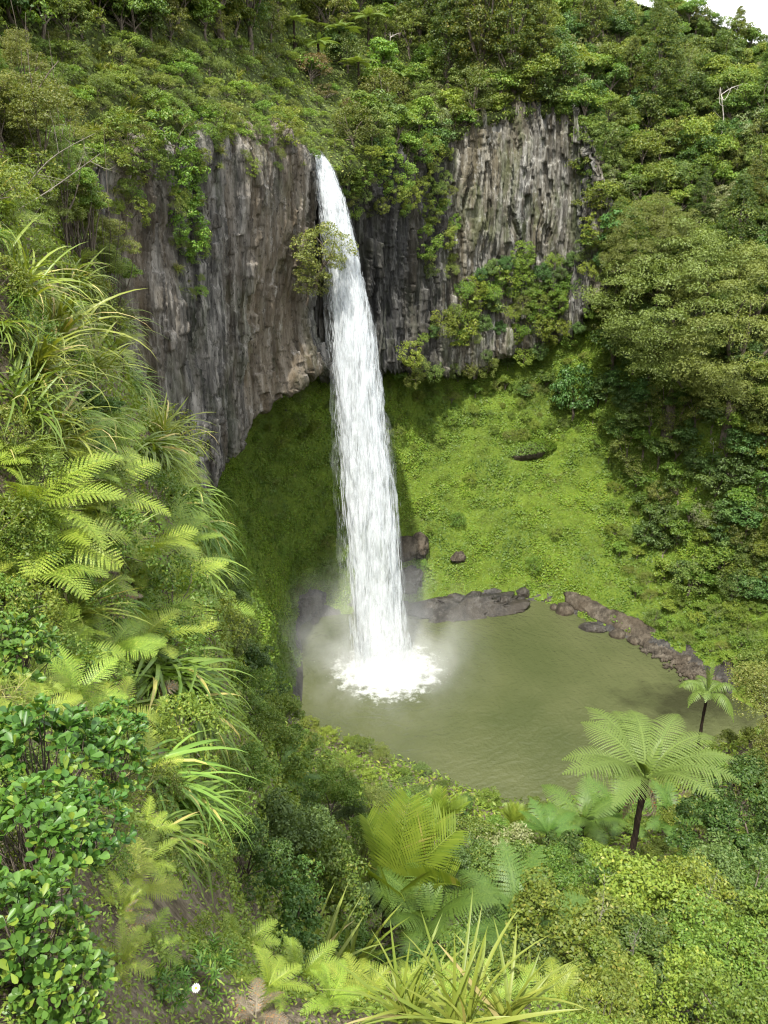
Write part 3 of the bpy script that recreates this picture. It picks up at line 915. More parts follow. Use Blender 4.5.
# ---------------------------------------------------------------- plant materials
M = {}
M['bark'] = barkmat('bark', (0.05, 0.04, 0.03), (0.16, 0.135, 0.105))
M['pale_bark'] = barkmat('pale_bark', (0.28, 0.25, 0.21), (0.48, 0.45, 0.40))
M['fern_bark'] = barkmat('fern_bark', (0.008, 0.006, 0.005), (0.035, 0.024, 0.016), 12)
M['mid'] = leafmat('mid_green_leaf', (0.076, 0.133, 0.018), (0.148, 0.207, 0.028), (0.221, 0.244, 0.042))
M['dark'] = leafmat('dark_green_leaf', (0.052, 0.095, 0.017), (0.101, 0.157, 0.028), (0.169, 0.190, 0.034))
M['olive'] = leafmat('olive_leaf', (0.086, 0.121, 0.024), (0.154, 0.193, 0.040), (0.234, 0.231, 0.061))
M['lime'] = leafmat('lime_leaf', (0.094, 0.163, 0.019), (0.171, 0.236, 0.032), (0.235, 0.263, 0.047), 0.05)
M['pale'] = leafmat('pale_leaf', (0.13, 0.16, 0.060), (0.20, 0.225, 0.10), (0.26, 0.26, 0.15))
M['bluish'] = leafmat('bluish_leaf', (0.057, 0.113, 0.028), (0.109, 0.178, 0.043), None)
M['brown'] = leafmat('brown_leaf', (0.102, 0.078, 0.030), (0.168, 0.132, 0.054), (0.084, 0.108, 0.024))
M['conifer'] = leafmat('conifer_spray', (0.042, 0.076, 0.012), (0.111, 0.151, 0.022), (0.198, 0.205, 0.026), 0.10)
M['totara'] = leafmat('podocarp_spray', (0.086, 0.124, 0.027), (0.149, 0.194, 0.047), None)
M['fern'] = leafmat('fern_frond', (0.144, 0.216, 0.023), (0.237, 0.308, 0.035), (0.287, 0.316, 0.058), obj_var=0.15)
M['treefern'] = leafmat('tree_fern_frond', (0.100, 0.150, 0.028), (0.145, 0.200, 0.040), None, obj_var=0.08)
M['heath'] = leafmat('heath_leaf', (0.100, 0.145, 0.026), (0.165, 0.210, 0.042), (0.22, 0.22, 0.07))
M['fern_green'] = leafmat('green_fern_frond', (0.065, 0.130, 0.020), (0.11, 0.185, 0.030), None, obj_var=0.12)
M['strap'] = leafmat('strap_leaf', (0.116, 0.170, 0.024), (0.231, 0.278, 0.048), (0.434, 0.380, 0.142), 0.10, obj_var=0.18, rough=0.4)
M['strap_dark'] = leafmat('strap_leaf_green', (0.091, 0.170, 0.020), (0.181, 0.268, 0.040), (0.430, 0.389, 0.114), 0.06, obj_var=0.18, rough=0.4)
M['flax'] = leafmat('yellow_strap_leaf', (0.115, 0.170, 0.022), (0.22, 0.255, 0.045), (0.34, 0.30, 0.12), 0.08, obj_var=0.1, rough=0.45)
M['palm'] = leafmat('palm_leaf', (0.105, 0.155, 0.016), (0.165, 0.215, 0.026), (0.24, 0.23, 0.06), 0.03, obj_var=0.1, rough=0.45)
M['glossy'] = leafmat('glossy_leaf', (0.035, 0.097, 0.014), (0.081, 0.171, 0.023), (0.150, 0.220, 0.026), 0.12, rough=0.42, spec=0.35, trans=0.25, obj_var=0.12)
M['dead'] = leafmat('dead_frond', (0.11, 0.085, 0.055), (0.20, 0.165, 0.115), (0.26, 0.13, 0.05), 0.1, obj_var=0.1)
M['moss'] = leafmat('moss_leaf', (0.106, 0.191, 0.015), (0.170, 0.254, 0.021), (0.212, 0.249, 0.027), 0.08, obj_var=0.0)
nt = M['moss'].node_tree
bb = [n for n in nt.nodes if n.type == 'HUE_SAT'][0]
src = bb.inputs['Color'].links[0].from_socket
pn = ramp(nt, noise_n(nt, 0.16, 5, mapping(nt, (1, 1, 1)), 0.65), [(0.40, 0.0), (0.50, 0.45), (0.66, 1.0)])
pn2 = ramp(nt, noise_n(nt, 0.55, 5, mapping(nt, (1, 1, 1.7)), 0.7), [(0.55, 0.0), (0.68, 0.75)])
nt.links.new(mixc(nt, pn2, mixc(nt, pn, src, (0.072, 0.130, 0.018)), (0.10, 0.105, 0.024)), bb.inputs['Color'])
M['grass'] = leafmat('grass_blade', (0.099, 0.149, 0.017), (0.188, 0.220, 0.035), (0.297, 0.286, 0.092), 0.15, obj_var=0.15)
# ================================================================ PLANTS: one of each kind, then copies
from mathutils import Vector, Quaternion
KINDS = {}

def kind(name, variants):
    KINDS[name] = variants

def rg(s): return np.random.default_rng(s)

def trees(name, nvar, seed, lm, bm, **kw):
    vs = []
    for k in range(nvar):
        c, t = crown_tree(name, rg(seed + k), lm, bm, **kw)
        vs.append([('crown', c), ('trunk', t)])
    kind(name, vs)

# far and middle-distance trees
trees('broadleaf_tree', 4, 100, M['mid'], M['bark'], R_=(2.7, 2.7, 2.2), h=2.65, ncl=64, cr=0.75, per=64, zmin=-0.8, leaf=(0.24, 0.14), lobes=7)
trees('bushy_tree', 3, 120, M['dark'], M['bark'], R_=(2.3, 2.3, 2.6), h=2.81, ncl=59, cr=0.72, per=60, zmin=-0.8, leaf=(0.24, 0.15), lobes=6)
trees('olive_tree', 3, 140, M['olive'], M['bark'], R_=(2.5, 2.5, 2.2), h=2.57, ncl=70, cr=0.62, per=56, zmin=-0.8, leaf=(0.20, 0.11))
trees('lime_tree', 3, 160, M['lime'], M['bark'], R_=(2.0, 2.0, 1.7), h=1.95, ncl=54, cr=0.62, per=52, zmin=-0.8, leaf=(0.24, 0.15), lobes=6)
trees('pale_tree', 2, 180, M['pale'], M['bark'], R_=(1.9, 1.9, 1.7), h=1.95, ncl=54, cr=0.6, per=46, zmin=-0.8, leaf=(0.24, 0.10))
trees('bluish_tree', 3, 200, M['bluish'], M['bark'], R_=(2.1, 2.1, 1.9), h=2.18, ncl=51, cr=0.72, per=64, zmin=-0.8, leaf=(0.26, 0.16))
trees('brown_shrub', 2, 220, M['brown'], M['bark'], R_=(1.9, 1.9, 1.3), h=1.5, ncl=40, cr=0.5, per=46, leaf=(0.18, 0.09))
trees('low_shrub', 4, 240, M['lime'], M['bark'], R_=(1.5, 1.5, 0.95), h=0.95, ncl=36, cr=0.45, per=50, leaf=(0.17, 0.09), r0=0.07, zmin=-0.2)
trees('heath_shrub', 3, 260, M['heath'], M['bark'], R_=(1.5, 1.5, 1.1), h=1.0, ncl=44, cr=0.42, per=50, leaf=(0.16, 0.05), r0=0.07, zmin=-0.2)
trees('conifer', 4, 280, M['conifer'], M['bark'], R_=(2.3, 2.3, 4.6), h=6.2, ncl=200, cr=0.6, per=100, leaf=(0.17, 0.08), cone=0.72, irr=0.2, r0=0.24, zmin=-0.95, flat=0.7, fill=0.35, tip_n=12)
trees('podocarp', 2, 300, M['totara'], M['bark'], R_=(5.2, 5.2, 6.0), h=6.6, ncl=380, cr=0.9, per=170, leaf=(0.17, 0.065), cone=0.35, irr=0.35, r0=0.42, zmin=-0.97, flat=0.6, fill=0.45, tip_n=12)
trees('hanging_shrub', 3, 320, M['lime'], M['bark'], R_=(1.5, 1.1, 2.4), h=0.6, ncl=60, cr=0.5, per=46, leaf=(0.24, 0.10), r0=0.06, zmin=-1.0, cone=-0.3)
# nearer ones with leaves of their true size
trees('leafy_bush', 4, 400, M['mid'], M['bark'], R_=(2.0, 2.0, 1.6), h=2.3, ncl=66, cr=0.40, per=120, zmin=-0.8, leaf=(0.125, 0.07), r0=0.09, irr=0.6, fill=0.3, lobes=13)
trees('lime_bush', 3, 420, M['lime'], M['bark'], R_=(1.9, 1.9, 1.4), h=2.0, ncl=66, cr=0.40, per=120, zmin=-0.8, leaf=(0.115, 0.07), r0=0.08, irr=0.6, fill=0.3, lobes=13)
trees('dark_bush', 3, 440, M['dark'], M['bark'], R_=(1.9, 1.9, 1.9), h=2.2, ncl=64, cr=0.40, per=120, zmin=-0.8, leaf=(0.13, 0.07), r0=0.09, irr=0.55, fill=0.3, lobes=13)
trees('olive_bush', 2, 460, M['olive'], M['bark'], R_=(1.9, 1.9, 1.7), h=2.2, ncl=120, cr=0.36, per=90, zmin=-0.8, leaf=(0.09, 0.04), r0=0.08, irr=0.35, fill=0.4, lobes=8)
trees('bluish_bush', 2, 470, M['bluish'], M['bark'], R_=(1.8, 1.8, 1.5), h=2.0, ncl=64, cr=0.46, per=120, zmin=-0.8, leaf=(0.13, 0.06), r0=0.08, irr=0.3, fill=0.4, lobes=8)
trees('small_shrub', 4, 480, M['mid'], M['bark'], R_=(0.5, 0.5, 0.38), h=0.42, ncl=44, cr=0.14, per=34, leaf=(0.05, 0.024), r0=0.018, zmin=-0.3)
trees('fine_shrub', 3, 490, M['lime'], M['bark'], R_=(0.5, 0.5, 0.4), h=0.42, ncl=50, cr=0.13, per=40, leaf=(0.045, 0.012), r0=0.016, zmin=-0.3)

# ferns and strap-leaved plants
kind('ground_fern', [[('fronds', fern_clump('ground_fern', rg(500 + k), M['fern'], 8 + k % 3, 0.85, 0.20, 22, 7, pl_w=0.8))] for k in range(4)])
kind('dry_fern', [[('fronds', fern_clump('dry_fern', rg(520), M['dead'], 6, 0.6, 0.15, 16, 5))]])
kind('astelia', [[('leaves', mesh_from('astelia', *strap_leaves(rg(540 + k), 95, 1.15, 0.017, (0.45, 1.5), (1.0, 2.3)), M['strap'], True))] for k in range(3)])
kind('hanging_astelia', [[('leaves', mesh_from('hanging_astelia', *strap_leaves(rg(560 + k), 95, 1.15, 0.021, (0.2, 1.0), (1.2, 2.2), az=(-1.6, 1.6)), M['strap_dark'], True))] for k in range(3)])
kind('flax', [[('leaves', mesh_from('flax', *strap_leaves(rg(580 + k), 36, 1.1, 0.02, (0.7, 1.5), (0.2, 1.3), spread=0.05), M['flax'], True))] for k in range(3)])
kind('grass_tuft', [[('blades', mesh_from('grass_tuft', *strap_leaves(rg(600 + k), 70, 0.5, 0.006, (0.6, 1.5), (0.6, 1.9), seg=4), M['grass'], True))] for k in range(3)])
kind('hill_tussock', [[('blades', mesh_from('hill_tussock', *strap_leaves(rg(610 + k), 90, 1.7, 0.035, (0.5, 1.5), (0.8, 2.2), seg=4), M['grass'], True))] for k in range(3)])

def tree_fern(seed, nf, L_, width, th, npin=24, npl=10, detail=True, rise=(0.35, 0.75), droop=(0.9, 1.35), lean=(0, 0), tr=0.10, mat='treefern', dead=True, gap=0.0, plw=1.0):
    r = rg(seed)
    parts = []
    A = Acc()
    for k in range(nf):
        v, f = frond(r, L_ * r.uniform(0.86, 1.1), width * r.uniform(0.9, 1.1), npin, npl, r.uniform(*rise), r.uniform(*droop), 0.10, detail, sweep=0.22, vee=0.08, hang=0.35, pl_w=plw,
                     prof=[0.35, 0.72, 0.92, 1.0, 1.0, 0.93, 0.78, 0.55, 0.25, 0.05])
        v = rotz(roll(v, r.normal(0, 0.12)), -np.pi / 2 + gap + (2 * np.pi - 2 * gap) * (k + 0.5) / nf + r.normal(0, 0.13))
        A.add(v + np.array([lean[0], lean[1], th]), f)
    for k in range(4):                                   # young fronds standing up in the middle
        v, f = frond(r, L_ * 0.45, width * 0.35, 12, 5, 1.3, 0.7, 0.2, False)
        A.add(rotz(v, r.uniform(0, 6.3)) + np.array([lean[0], lean[1], th]), f)
    parts.append(('fronds', A.mesh('tree_fern_fronds', M[mat])))
    pts = crom(np.array([[0, 0, -0.8], [0, 0, 0.0], [lean[0] * 0.4, lean[1] * 0.4, th * 0.5], [lean[0], lean[1], th + 0.08]]), 40)
    v, f = tube(pts, np.interp(np.linspace(0, 1, 40), [0, 0.2, 0.8, 1], [tr * 1.5, tr, tr * 0.9, tr * 1.1]), 14, r, 0.14)
    parts.append(('trunk', mesh_from('tree_fern_trunk', v, f, M['fern_bark'])))
    if dead:
        A = Acc()
        for k in range(5):
            v, f = frond(r, L_ * r.uniform(0.3, 0.5), width * 0.3, 10, 4, -0.9, 0.6, 0.15, False)
            A.add(rotz(v, r.uniform(0, 6.3)) + np.array([lean[0], lean[1], th - 0.05]), f)
        parts.append(('dead_fronds', A.mesh('tree_fern_dead', M['dead'])))
    return parts

kind('tree_fern', [tree_fern(700, 15, 2.6, 0.62, 3.6, 30, 12, rise=(0.75, 1.0), droop=(1.2, 1.6), plw=0.78, lean=(0.12, 0.1), tr=0.085, gap=0.55)])
kind('young_tree_fern', [tree_fern(710 + k, 9, 2.0, 0.5, 1.2, 24, 9, rise=(0.5, 1.1), droop=(0.8, 1.3), dead=False, mat='fern_green') for k in range(2)])
kind('small_tree_fern', [tree_fern(720 + k, 11, 2.2, 0.55, 2.6, 20, 6, detail=False, rise=(0.25, 0.6), droop=(0.8, 1.3), dead=False) for k in range(3)])

def fan_palm(seed, nf, L_, th, rise=(1.0, 1.5), ll=0.75):
    r = rg(seed)
    A = Acc()
    for k in range(nf):
        v, f = palm_frond(r, L_ * r.uniform(0.8, 1.1), 36, ll, 0.017, r.uniform(*rise), r.uniform(0.5, 1.0))
        A.add(rotz(roll(v, r.normal(0, 0.35)), 2 * np.pi * k / nf + r.normal(0, 0.3)) + np.array([0, 0, th]), f)
    v, f = tube(np.array([[0, 0, -0.5], [0, 0, th * 0.5], [0, 0, th + 0.1]]), [0.11, 0.1, 0.08], 10, r, 0.05)
    return [('fronds', A.mesh('palm_fronds', M['palm'])), ('trunk', mesh_from('palm_trunk', v, f, M['bark'], True))]

kind('nikau_palm', [fan_palm(740 + k, 11, 1.7, 0.5) for k in range(2)])
kind('glossy_shrub', [[('leaves', a), ('stems', b)] for a, b in (round_leaf_shrub('glossy_shrub', rg(760 + k), M['glossy'], M['bark'], nsh=105) for k in range(3))])

def bare_tree(seed, h, r0, n):
    r = rg(seed)
    A = Acc()
    top = np.array([r.normal(0, 0.1) * h, r.normal(0, 0.1) * h, h])
    pts = crom(np.array([[0, 0, -1.0], [0, 0, 0], top * 0.5 + r.normal(0, 0.05 * h, 3), top]), 12)
    A.add(*tube(pts, np.linspace(r0, r0 * 0.25, 12), 6, r, 0.05))
    for k in range(n):
        i = int(r.integers(4, 11)); s = pts[i]
        d = norm(np.array([r.normal(), r.normal(), 0.5])) * h * r.uniform(0.15, 0.4)
        p = crom(np.array([s, s + d * 0.5 + r.normal(0, 0.05 * h, 3), s + d + np.array([0, 0, 0.05 * h])]), 7)
        A.add(*tube(p, np.linspace(r0 * 0.35, r0 * 0.08, 7), 5, r, 0.05))
        for q in range(3):
            j = int(r.integers(2, 6)); s2 = p[j]; d2 = norm(r.normal(size=3) + np.array([0, 0, 0.3])) * h * 0.1
            A.add(*tube(np.array([s2, s2 + d2 * 0.5, s2 + d2]), [r0 * 0.12, r0 * 0.08, r0 * 0.03], 4))
    return [('branches', A.mesh('bare_tree', M['pale_bark'], True))]
kind('bare_tree', [bare_tree(800 + k, 7.0, 0.13, 7) for k in range(3)])

M['grey_twig'] = barkmat('grey_twig', (0.12, 0.105, 0.085), (0.30, 0.275, 0.235))
kind('bare_twigs', [[('branches', x[0][1].copy())] for x in (bare_tree(830 + k, 7.0, 0.07, 11) for k in range(2))])
for x in KINDS['bare_twigs']:
    x[0][1].materials[0] = M['grey_twig']

COUNT = {}
def plant(kname, loc, s=1.0, rz=None, label=None, cat=None, group=None, var=None, up=None, sz=1.0, name=None, lift=0.0):
    vs = KINDS[kname]
    k = COUNT.get(kname, 0); COUNT[kname] = k + 1
    parts = vs[(k if var is None else var) % len(vs)]
    nme = name or kname
    if len(parts) == 1:
        o = bpy.data.objects.new(nme, parts[0][1]); COL.objects.link(o)
    else:
        o = bpy.data.objects.new(nme, None); COL.objects.link(o)
        o.empty_display_size = 0.2
        for pn, me in parts:
            c = bpy.data.objects.new(pn, me); COL.objects.link(c); c.parent = o
            if lift:                                   # a longer trunk under the same crown
                if pn == 'trunk': c.scale = (1, 1, 1 + lift)
                else: c.location = (0, 0, lift * 2.1)
    o.location = [float(a) for a in loc]
    q = Quaternion((0, 0, 1), float(rng.uniform(0, 2 * np.pi) if rz is None else rz))
    if up is not None:
        q = Vector((0, 0, 1)).rotation_difference(Vector([float(a) for a in up])) @ q
    o.rotation_mode = 'QUATERNION'
    o.rotation_quaternion = q
    o.scale = (s, s, s * sz)
    return tag(o, label, cat, group)

# ---------------------------------------------------------------- where the ground is
SHEETS = {'hill': HILL_G.reshape(-1, 3), 'moss': MOSS_G.reshape(-1, 3), 'bank': BANK.reshape(-1, 3),
          'lc': LCV.reshape(-1, 3), 'rc': RCV.reshape(-1, 3)}
PROJ = {k: project(v) for k, v in SHEETS.items()}

def gp(px, py, sheet='bank', tol=6.0):
    """The nearest point of a sheet that shows at a pixel."""
    p = PROJ[sheet]
    d = np.hypot(p[:, 0] - px, p[:, 1] - py)
    d = np.where(p[:, 2] > 0.5, d, 1e9)
    ok = np.where(d < max(tol, d.min() + 1.0))[0]
    i = ok[np.argmin(p[ok, 2])]
    return SHEETS[sheet][i].copy()

def bz(x, y):
    return float(bank_z(np.array([x]), np.array([y]))[0])

def zc_of(p):
    return float(project(np.asarray(p)[None])[0, 2])
# ================================================================ THE FOREST ON THE HILL AND BY THE POOL
FOREST = []
def scatter(sheet, accept, spacing, n_try, seed, taken):
    """Points of a sheet kept a few pixels apart (spacing may depend on place)."""
    r = rg(seed)
    S, Pj = SHEETS[sheet], PROJ[sheet]
    res = []
    for i in r.integers(0, len(S), n_try):
        x, y, zc = Pj[i]
        if zc < 1 or not accept(x, y, S[i]): continue
        sp = spacing(x, y) if callable(spacing) else spacing
        if any((x - a) ** 2 + (y - b) ** 2 < (0.5 * (sp + c)) ** 2 for a, b, c in taken): continue
        taken.append((x, y, sp)); res.append((S[i], x, y, zc))
    return res

ZN = {'broadleaf_tree': ('rounded mid-green tree', 'tree'), 'bushy_tree': ('dark green bushy tree', 'tree'), 'olive_tree': ('dull olive-green fine-leaved tree', 'tree'),
      'lime_tree': ('bright yellow-green leafy tree', 'tree'), 'pale_tree': ('pale grey-green tree', 'tree'), 'bluish_tree': ('blue-green leafy tree', 'tree'),
      'brown_shrub': ('russet-brown shrub', 'shrub'), 'low_shrub': ('low bright green shrub', 'shrub'), 'heath_shrub': ('low olive-green heathy shrub', 'shrub'),
      'conifer': ('dark pointed conifer', 'conifer'), 'small_tree_fern': ('far tree fern with a flat crown of fronds', 'tree fern'), 'bare_tree': ('bare grey dead tree', 'dead tree'),
      'hanging_shrub': ('yellow-green shrub hanging', 'shrub'), 'hill_tussock': ('straw-green grass tussock', 'grass tussock')}

def auto(kname, p, s, zone, **kw):
    a, cat = ZN[kname]
    return plant(kname, p - np.array([0, 0, 0.15]), s, label=f'{a} {zone}', cat=cat, group=f'{cat}s: {a} {zone}', **kw)

taken = []
def big(kname, px, py, s, label, cat, sheet='hill', **kw):
    """A tree that stands out, placed by the pixel of its foot."""
    p = gp(px, py, sheet)
    taken.append((px, py - 20, 26 if kname == 'conifer' else 16))
    return plant(kname, p - np.array([0, 0, 0.2]), s, label=label, cat=cat, **kw)

# conifers along the top of the dark cliff
for px, py, s, lb in [(452, 98, 0.95, 'dark pointed conifer left of the tallest one above the dark cliff'),
                      (478, 100, 1.22, 'tallest dark conifer standing at the rim of the dark cliff'),
                      (508, 98, 1.08, 'dark conifer right of the tallest one above the dark cliff'),
                      (535, 92, 0.9, 'rightmost of the close row of dark conifers above the dark cliff'),
                      (430, 62, 0.9, 'slim dark conifer behind the row at the cliff rim'),
                      (225, 40, 1.0, 'dark conifer with yellow tips above the grassy cliff top'),
                      (255, 48, 0.85, 'shorter conifer with yellow tips beside the larger one above the grassy cliff top'),
                      (658, 130, 0.95, 'dark conifer on the hillside above the big podocarp')]:
    big('conifer', px, py, s * 1.4, lb, 'conifer')
big('podocarp', 668, 405, 1.75, 'huge olive-green podocarp tree, the largest of the right slope', 'tree', 'moss', var=0)
big('podocarp', 728, 420, 1.5, 'greyish fine-leaved podocarp leaning against the right side of the largest tree', 'tree', 'moss', var=1)
big('podocarp', 640, 300, 0.95, 'smaller podocarp rising behind the upper left of the largest tree', 'tree', 'moss', var=1)
big('bushy_tree', 607, 372, 1.5, 'dark green tree filling the gap left of the largest podocarp', 'tree', 'moss')
big('bluish_tree', 568, 415, 1.3, 'blue-green cone-shaped tree at the upper edge of the moss slope', 'tree', 'moss', sz=1.35)
big('small_tree_fern', 592, 405, 0.95, 'tree fern between the blue-green tree and the largest podocarp', 'tree fern', 'moss')
big('bushy_tree', 590, 130, 0.95, 'round dark tree at the right end of the dark cliff top', 'tree')
big('bare_tree', 391, 78, 0.8, 'pale bare trunk standing among trees above the waterfall', 'dead tree')
big('bare_tree', 716, 150, 1.15, 'grey leafless tree on the right hillside near the skyline', 'dead tree')
big('bare_tree', 705, 470, 0.55, 'small bare grey branches under the largest podocarp', 'dead tree', 'moss')
big('brown_shrub', 318, 82, 1.15, 'russet-brown shrub on the slope above the waterfall lip', 'shrub')
big('brown_shrub', 330, 98, 0.7, 'smaller russet shrub just below the larger russet one above the fall', 'shrub')
big('brown_shrub', 352, 108, 0.7, 'grey-brown low shrub beside the stream above the lip', 'shrub')
big('nikau_palm', 690, 585, 1.5, 'spiky palm among leafy trees on the right slope above the pool', 'palm', 'moss')
big('nikau_palm', 712, 540, 1.3, 'upper of the two palms on the right slope above the pool', 'palm', 'moss')
big('pale_tree', 700, 525, 0.95, 'cream-green tree on the right slope above the palms', 'tree', 'moss')
big('lime_tree', 612, 330, 0.8, 'bright green round tree under the big hillside conifer', 'tree', 'hill')
for k, (px, py) in enumerate([(300, 40), (322, 62), (345, 50), (362, 75), (405, 88), (372, 35)]):
    o = big('small_tree_fern', px, py + 12, 1.25 + 0.1 * (k % 3), 'light green tree fern among the trees above the waterfall', 'tree fern')
    o['group'] = 'tree ferns above the waterfall'

def hk(x, y, r):
    u = r.uniform()
    if x < 300 and y < 190: return ['low_shrub', 'heath_shrub', 'hill_tussock', 'hill_tussock', 'heath_shrub', 'low_shrub'][min(int(u * 6), 5)] if y > 45 else ['broadleaf_tree', 'olive_tree', 'bushy_tree', 'lime_tree'][int(u * 4)]
    if x < 420: return ['lime_tree', 'broadleaf_tree', 'olive_tree', 'low_shrub', 'bluish_tree', 'lime_tree'][int(u * 6)]
    return ['broadleaf_tree', 'bushy_tree', 'olive_tree', 'lime_tree', 'bluish_tree', 'conifer', 'broadleaf_tree', 'olive_tree', 'pale_tree', 'bushy_tree'][int(u * 10)]

r = rg(900)
for p, x, y, zc in scatter('hill', lambda x, y, p: p[1] < 158 and -40 < x < 810 and -45 < y < 330 and not (x > 670 and y < 30 + (x - 690) * 0.45), lambda x, y: 10.5 if (x < 300 and y > 40) else 15, 120000, 901, taken):
    k = hk(x, y, r)
    if p[1] > 133 and k == 'conifer': k = 'olive_tree'
    s = r.uniform(0.75, 1.2) * (0.85 if p[1] > 133 else 1.0)
    if x < 300 and y > 40: s *= 0.72
    if 300 < x < 350 and y > 95:                        # the stream bed above the lip stays low
        k = 'low_shrub'; s *= 0.6
    if k == 'conifer': s *= 0.9
    zone = 'on the grassy top of the left cliff' if (x < 300 and y > 40) else 'of the forest behind the left cliff' if x < 290 else 'on the slope above the waterfall' if x < 430 else 'of the forest above the dark cliff' if x < 590 else 'of the right hillside forest'
    auto(k, p, s, zone)
# skyline trees
for px in range(606, 800, 9):
    p = gp(px, 32 + max(px - 690, (px - 690) * 0.15) * 0.45, 'hill', 9)
    k = ['conifer', 'bushy_tree', 'olive_tree', 'broadleaf_tree'][int(r.integers(0, 4))]
    auto(k, p, (0.55 if k == 'conifer' else 0.75) * r.uniform(0.75, 1.2), 'on the skyline at upper right')

# the lower right slope, down to the pool
def acc_rs(x, y, p):
    lim = np.interp(y, [380, 430, 470, 520, 560, 600, 640, 680], [560, 590, 606, 612, 612, 636, 664, 712])
    return lim < x < 812 and 300 < y < 690 and p[2] > 1.2
taken2 = [t for t in taken]
for p, x, y, zc in scatter('moss', acc_rs, lambda x, y: 17 if y < 590 else 12, 60000, 903, taken2):
    edge_ = np.interp(y, [380, 470, 560, 600, 640, 680], [590, 620, 640, 668, 695, 740])
    if x < edge_ + 8 or y > 600:
        k = ['low_shrub', 'low_shrub', 'lime_tree', 'heath_shrub'][int(r.integers(0, 4))]; s = r.uniform(0.55, 0.95)
        if k == 'lime_tree': s *= 0.55
    else:
        k = ['broadleaf_tree', 'bluish_tree', 'lime_tree', 'bushy_tree', 'bluish_tree', 'olive_tree'][int(r.integers(0, 6))]; s = r.uniform(0.7, 1.05)
    auto(k, p, s, 'on the right slope beside the pool' if y > 440 else 'under the largest podocarp')

# bushes on the ledges below the dark cliff
for p, x, y, zc in scatter('moss', lambda x, y, p: 430 < x < 600 and 268 < y < 400 + max(0, (470 - x)) * 0.3 and p[2] > 20, 17, 30000, 905, taken2):
    k = ['low_shrub', 'heath_shrub', 'lime_tree', 'bluish_tree', 'bushy_tree'][int(r.integers(0, 5))]
    auto(k, p, r.uniform(0.6, 0.95) * (0.7 if 'tree' in k else 1), 'on the ledges under the dark cliff')
for px, py, s, sheet_, lb in [(505, 300, 1.3, 'rc', 'large yellow-green shrub draped over the foot of the dark cliff'),
                          (478, 300, 1.1, 'rc', 'left neighbour of the large shrub draped over the dark cliff foot'),
                          (540, 310, 1.1, 'rc', 'right neighbour of the large shrub draped over the dark cliff foot'),
                          (460, 338, 1.15, 'rc', 'lowest left of the shrubs draped over the dark cliff foot'),
                          (520, 262, 0.75, 'rc', 'narrow shrub clinging high on the pale rock face'),
                          (437, 215, 1.0, 'rc', 'shrub clinging to the dark cliff between wet rock and pale rock'),
                          (430, 250, 0.9, 'rc', 'lower shrub clinging to the dark cliff below its twin'),
                          (350, 190, 0.8, 'rc', 'dark shrub overhanging the rim just right of the waterfall lip'),
                          (385, 165, 0.85, 'rc', 'shrub overhanging the dark rim right of the lip'),
                          (420, 150, 0.8, 'rc', 'shrub on the rim above the dark wet rock'),
                          (368, 180, 0.6, 'rc', 'small shrub hanging between the two rim shrubs right of the lip'),
                          (590, 240, 0.9, 'rc', 'shrub draping the right end of the dark cliff'),
                          (188, 190, 1.1, 'lc', 'green shrub trailing down the cleft between the two left rock faces'),
                          (186, 240, 1.0, 'lc', 'lower shrub trailing down the cleft between the two left rock faces'),
                          (180, 150, 1.1, 'lc', 'shrub trailing over the rim at the head of the cleft'),
                          (130, 150, 1.0, 'lc', 'shrub trailing over the left end of the left cliff rim'),
                          (220, 132, 0.7, 'lc', 'shrub trailing over the middle of the left cliff rim'),
                          (284, 133, 0.8, 'lc', 'shrub trailing over the right corner of the left cliff above the lip'),
                          (262, 130, 0.6, 'lc', 'small shrub trailing over the left cliff rim near the fall')]:
    plant('hanging_shrub', gp(px, py, sheet_), s, label=lb, cat='shrub')
# the bush on the ledge in front of the fall
pb = P(322, 252, 82.4)
plant('olive_tree', pb - np.array([0.6, -0.6, 2.6]), 1.12, label='round olive-green bush jutting from the left cliff across the waterfall', cat='bush', var=1, up=(0.25, -0.2, 0.95))
pb = P(313, 280, 82.8)
plant('olive_tree', pb - np.array([0.6, -0.6, 1.9]), 0.72, label='smaller olive-green bush hanging just under the round one beside the waterfall', cat='bush', var=2, up=(0.3, -0.2, 0.95))
# shrubs that hide the foot of the dark cliff
ZN['hanging_shrub'] = ('yellow-green shrub draped', 'shrub')
tk3 = []
for p, x, y, zc in scatter('rc', lambda x, y, p: 395 < x < 622 and y < 385 and y > np.interp(x, [395, 440, 460, 500, 560, 622], [350, 325, 288, 262, 262, 225]), 13, 40000, 907, tk3):
    k = ['hanging_shrub', 'low_shrub', 'heath_shrub', 'hanging_shrub', 'low_shrub', 'bluish_tree'][int(r.integers(0, 6))]
    auto(k, p + np.array([0, -0.2, -0.3]), r.uniform(0.6, 1.0) * (0.55 if 'tree' in k else 1), 'over the foot of the dark cliff', up=(-0.1, -0.75, 0.75))
for p, x, y, zc in scatter('rc', lambda x, y, p: (340 < x < 450 and 150 < y < 215) or (425 < x < 455 and 180 < y < 275), 12, 30000, 908, tk3):
    auto(['hanging_shrub', 'heath_shrub', 'low_shrub'][int(r.integers(0, 3))], p, r.uniform(0.4, 0.75), 'over the wet black rock right of the lip', up=(-0.1, -0.7, 0.75))
for p, x, y, zc in scatter('lc', lambda x, y, p: (x > 95 and 135 < y < 158 + 14 * math.sin(x * 0.21)) or (172 < x < 200 and 150 < y < 300) or (110 < x < 135 and y < 215), 11, 30000, 909, tk3):
    auto(['hanging_shrub', 'heath_shrub', 'low_shrub', 'hill_tussock'][int(r.integers(0, 4))], p, r.uniform(0.3, 0.6), 'over the rim of the left cliff', up=(0.5, -0.4, 0.8))
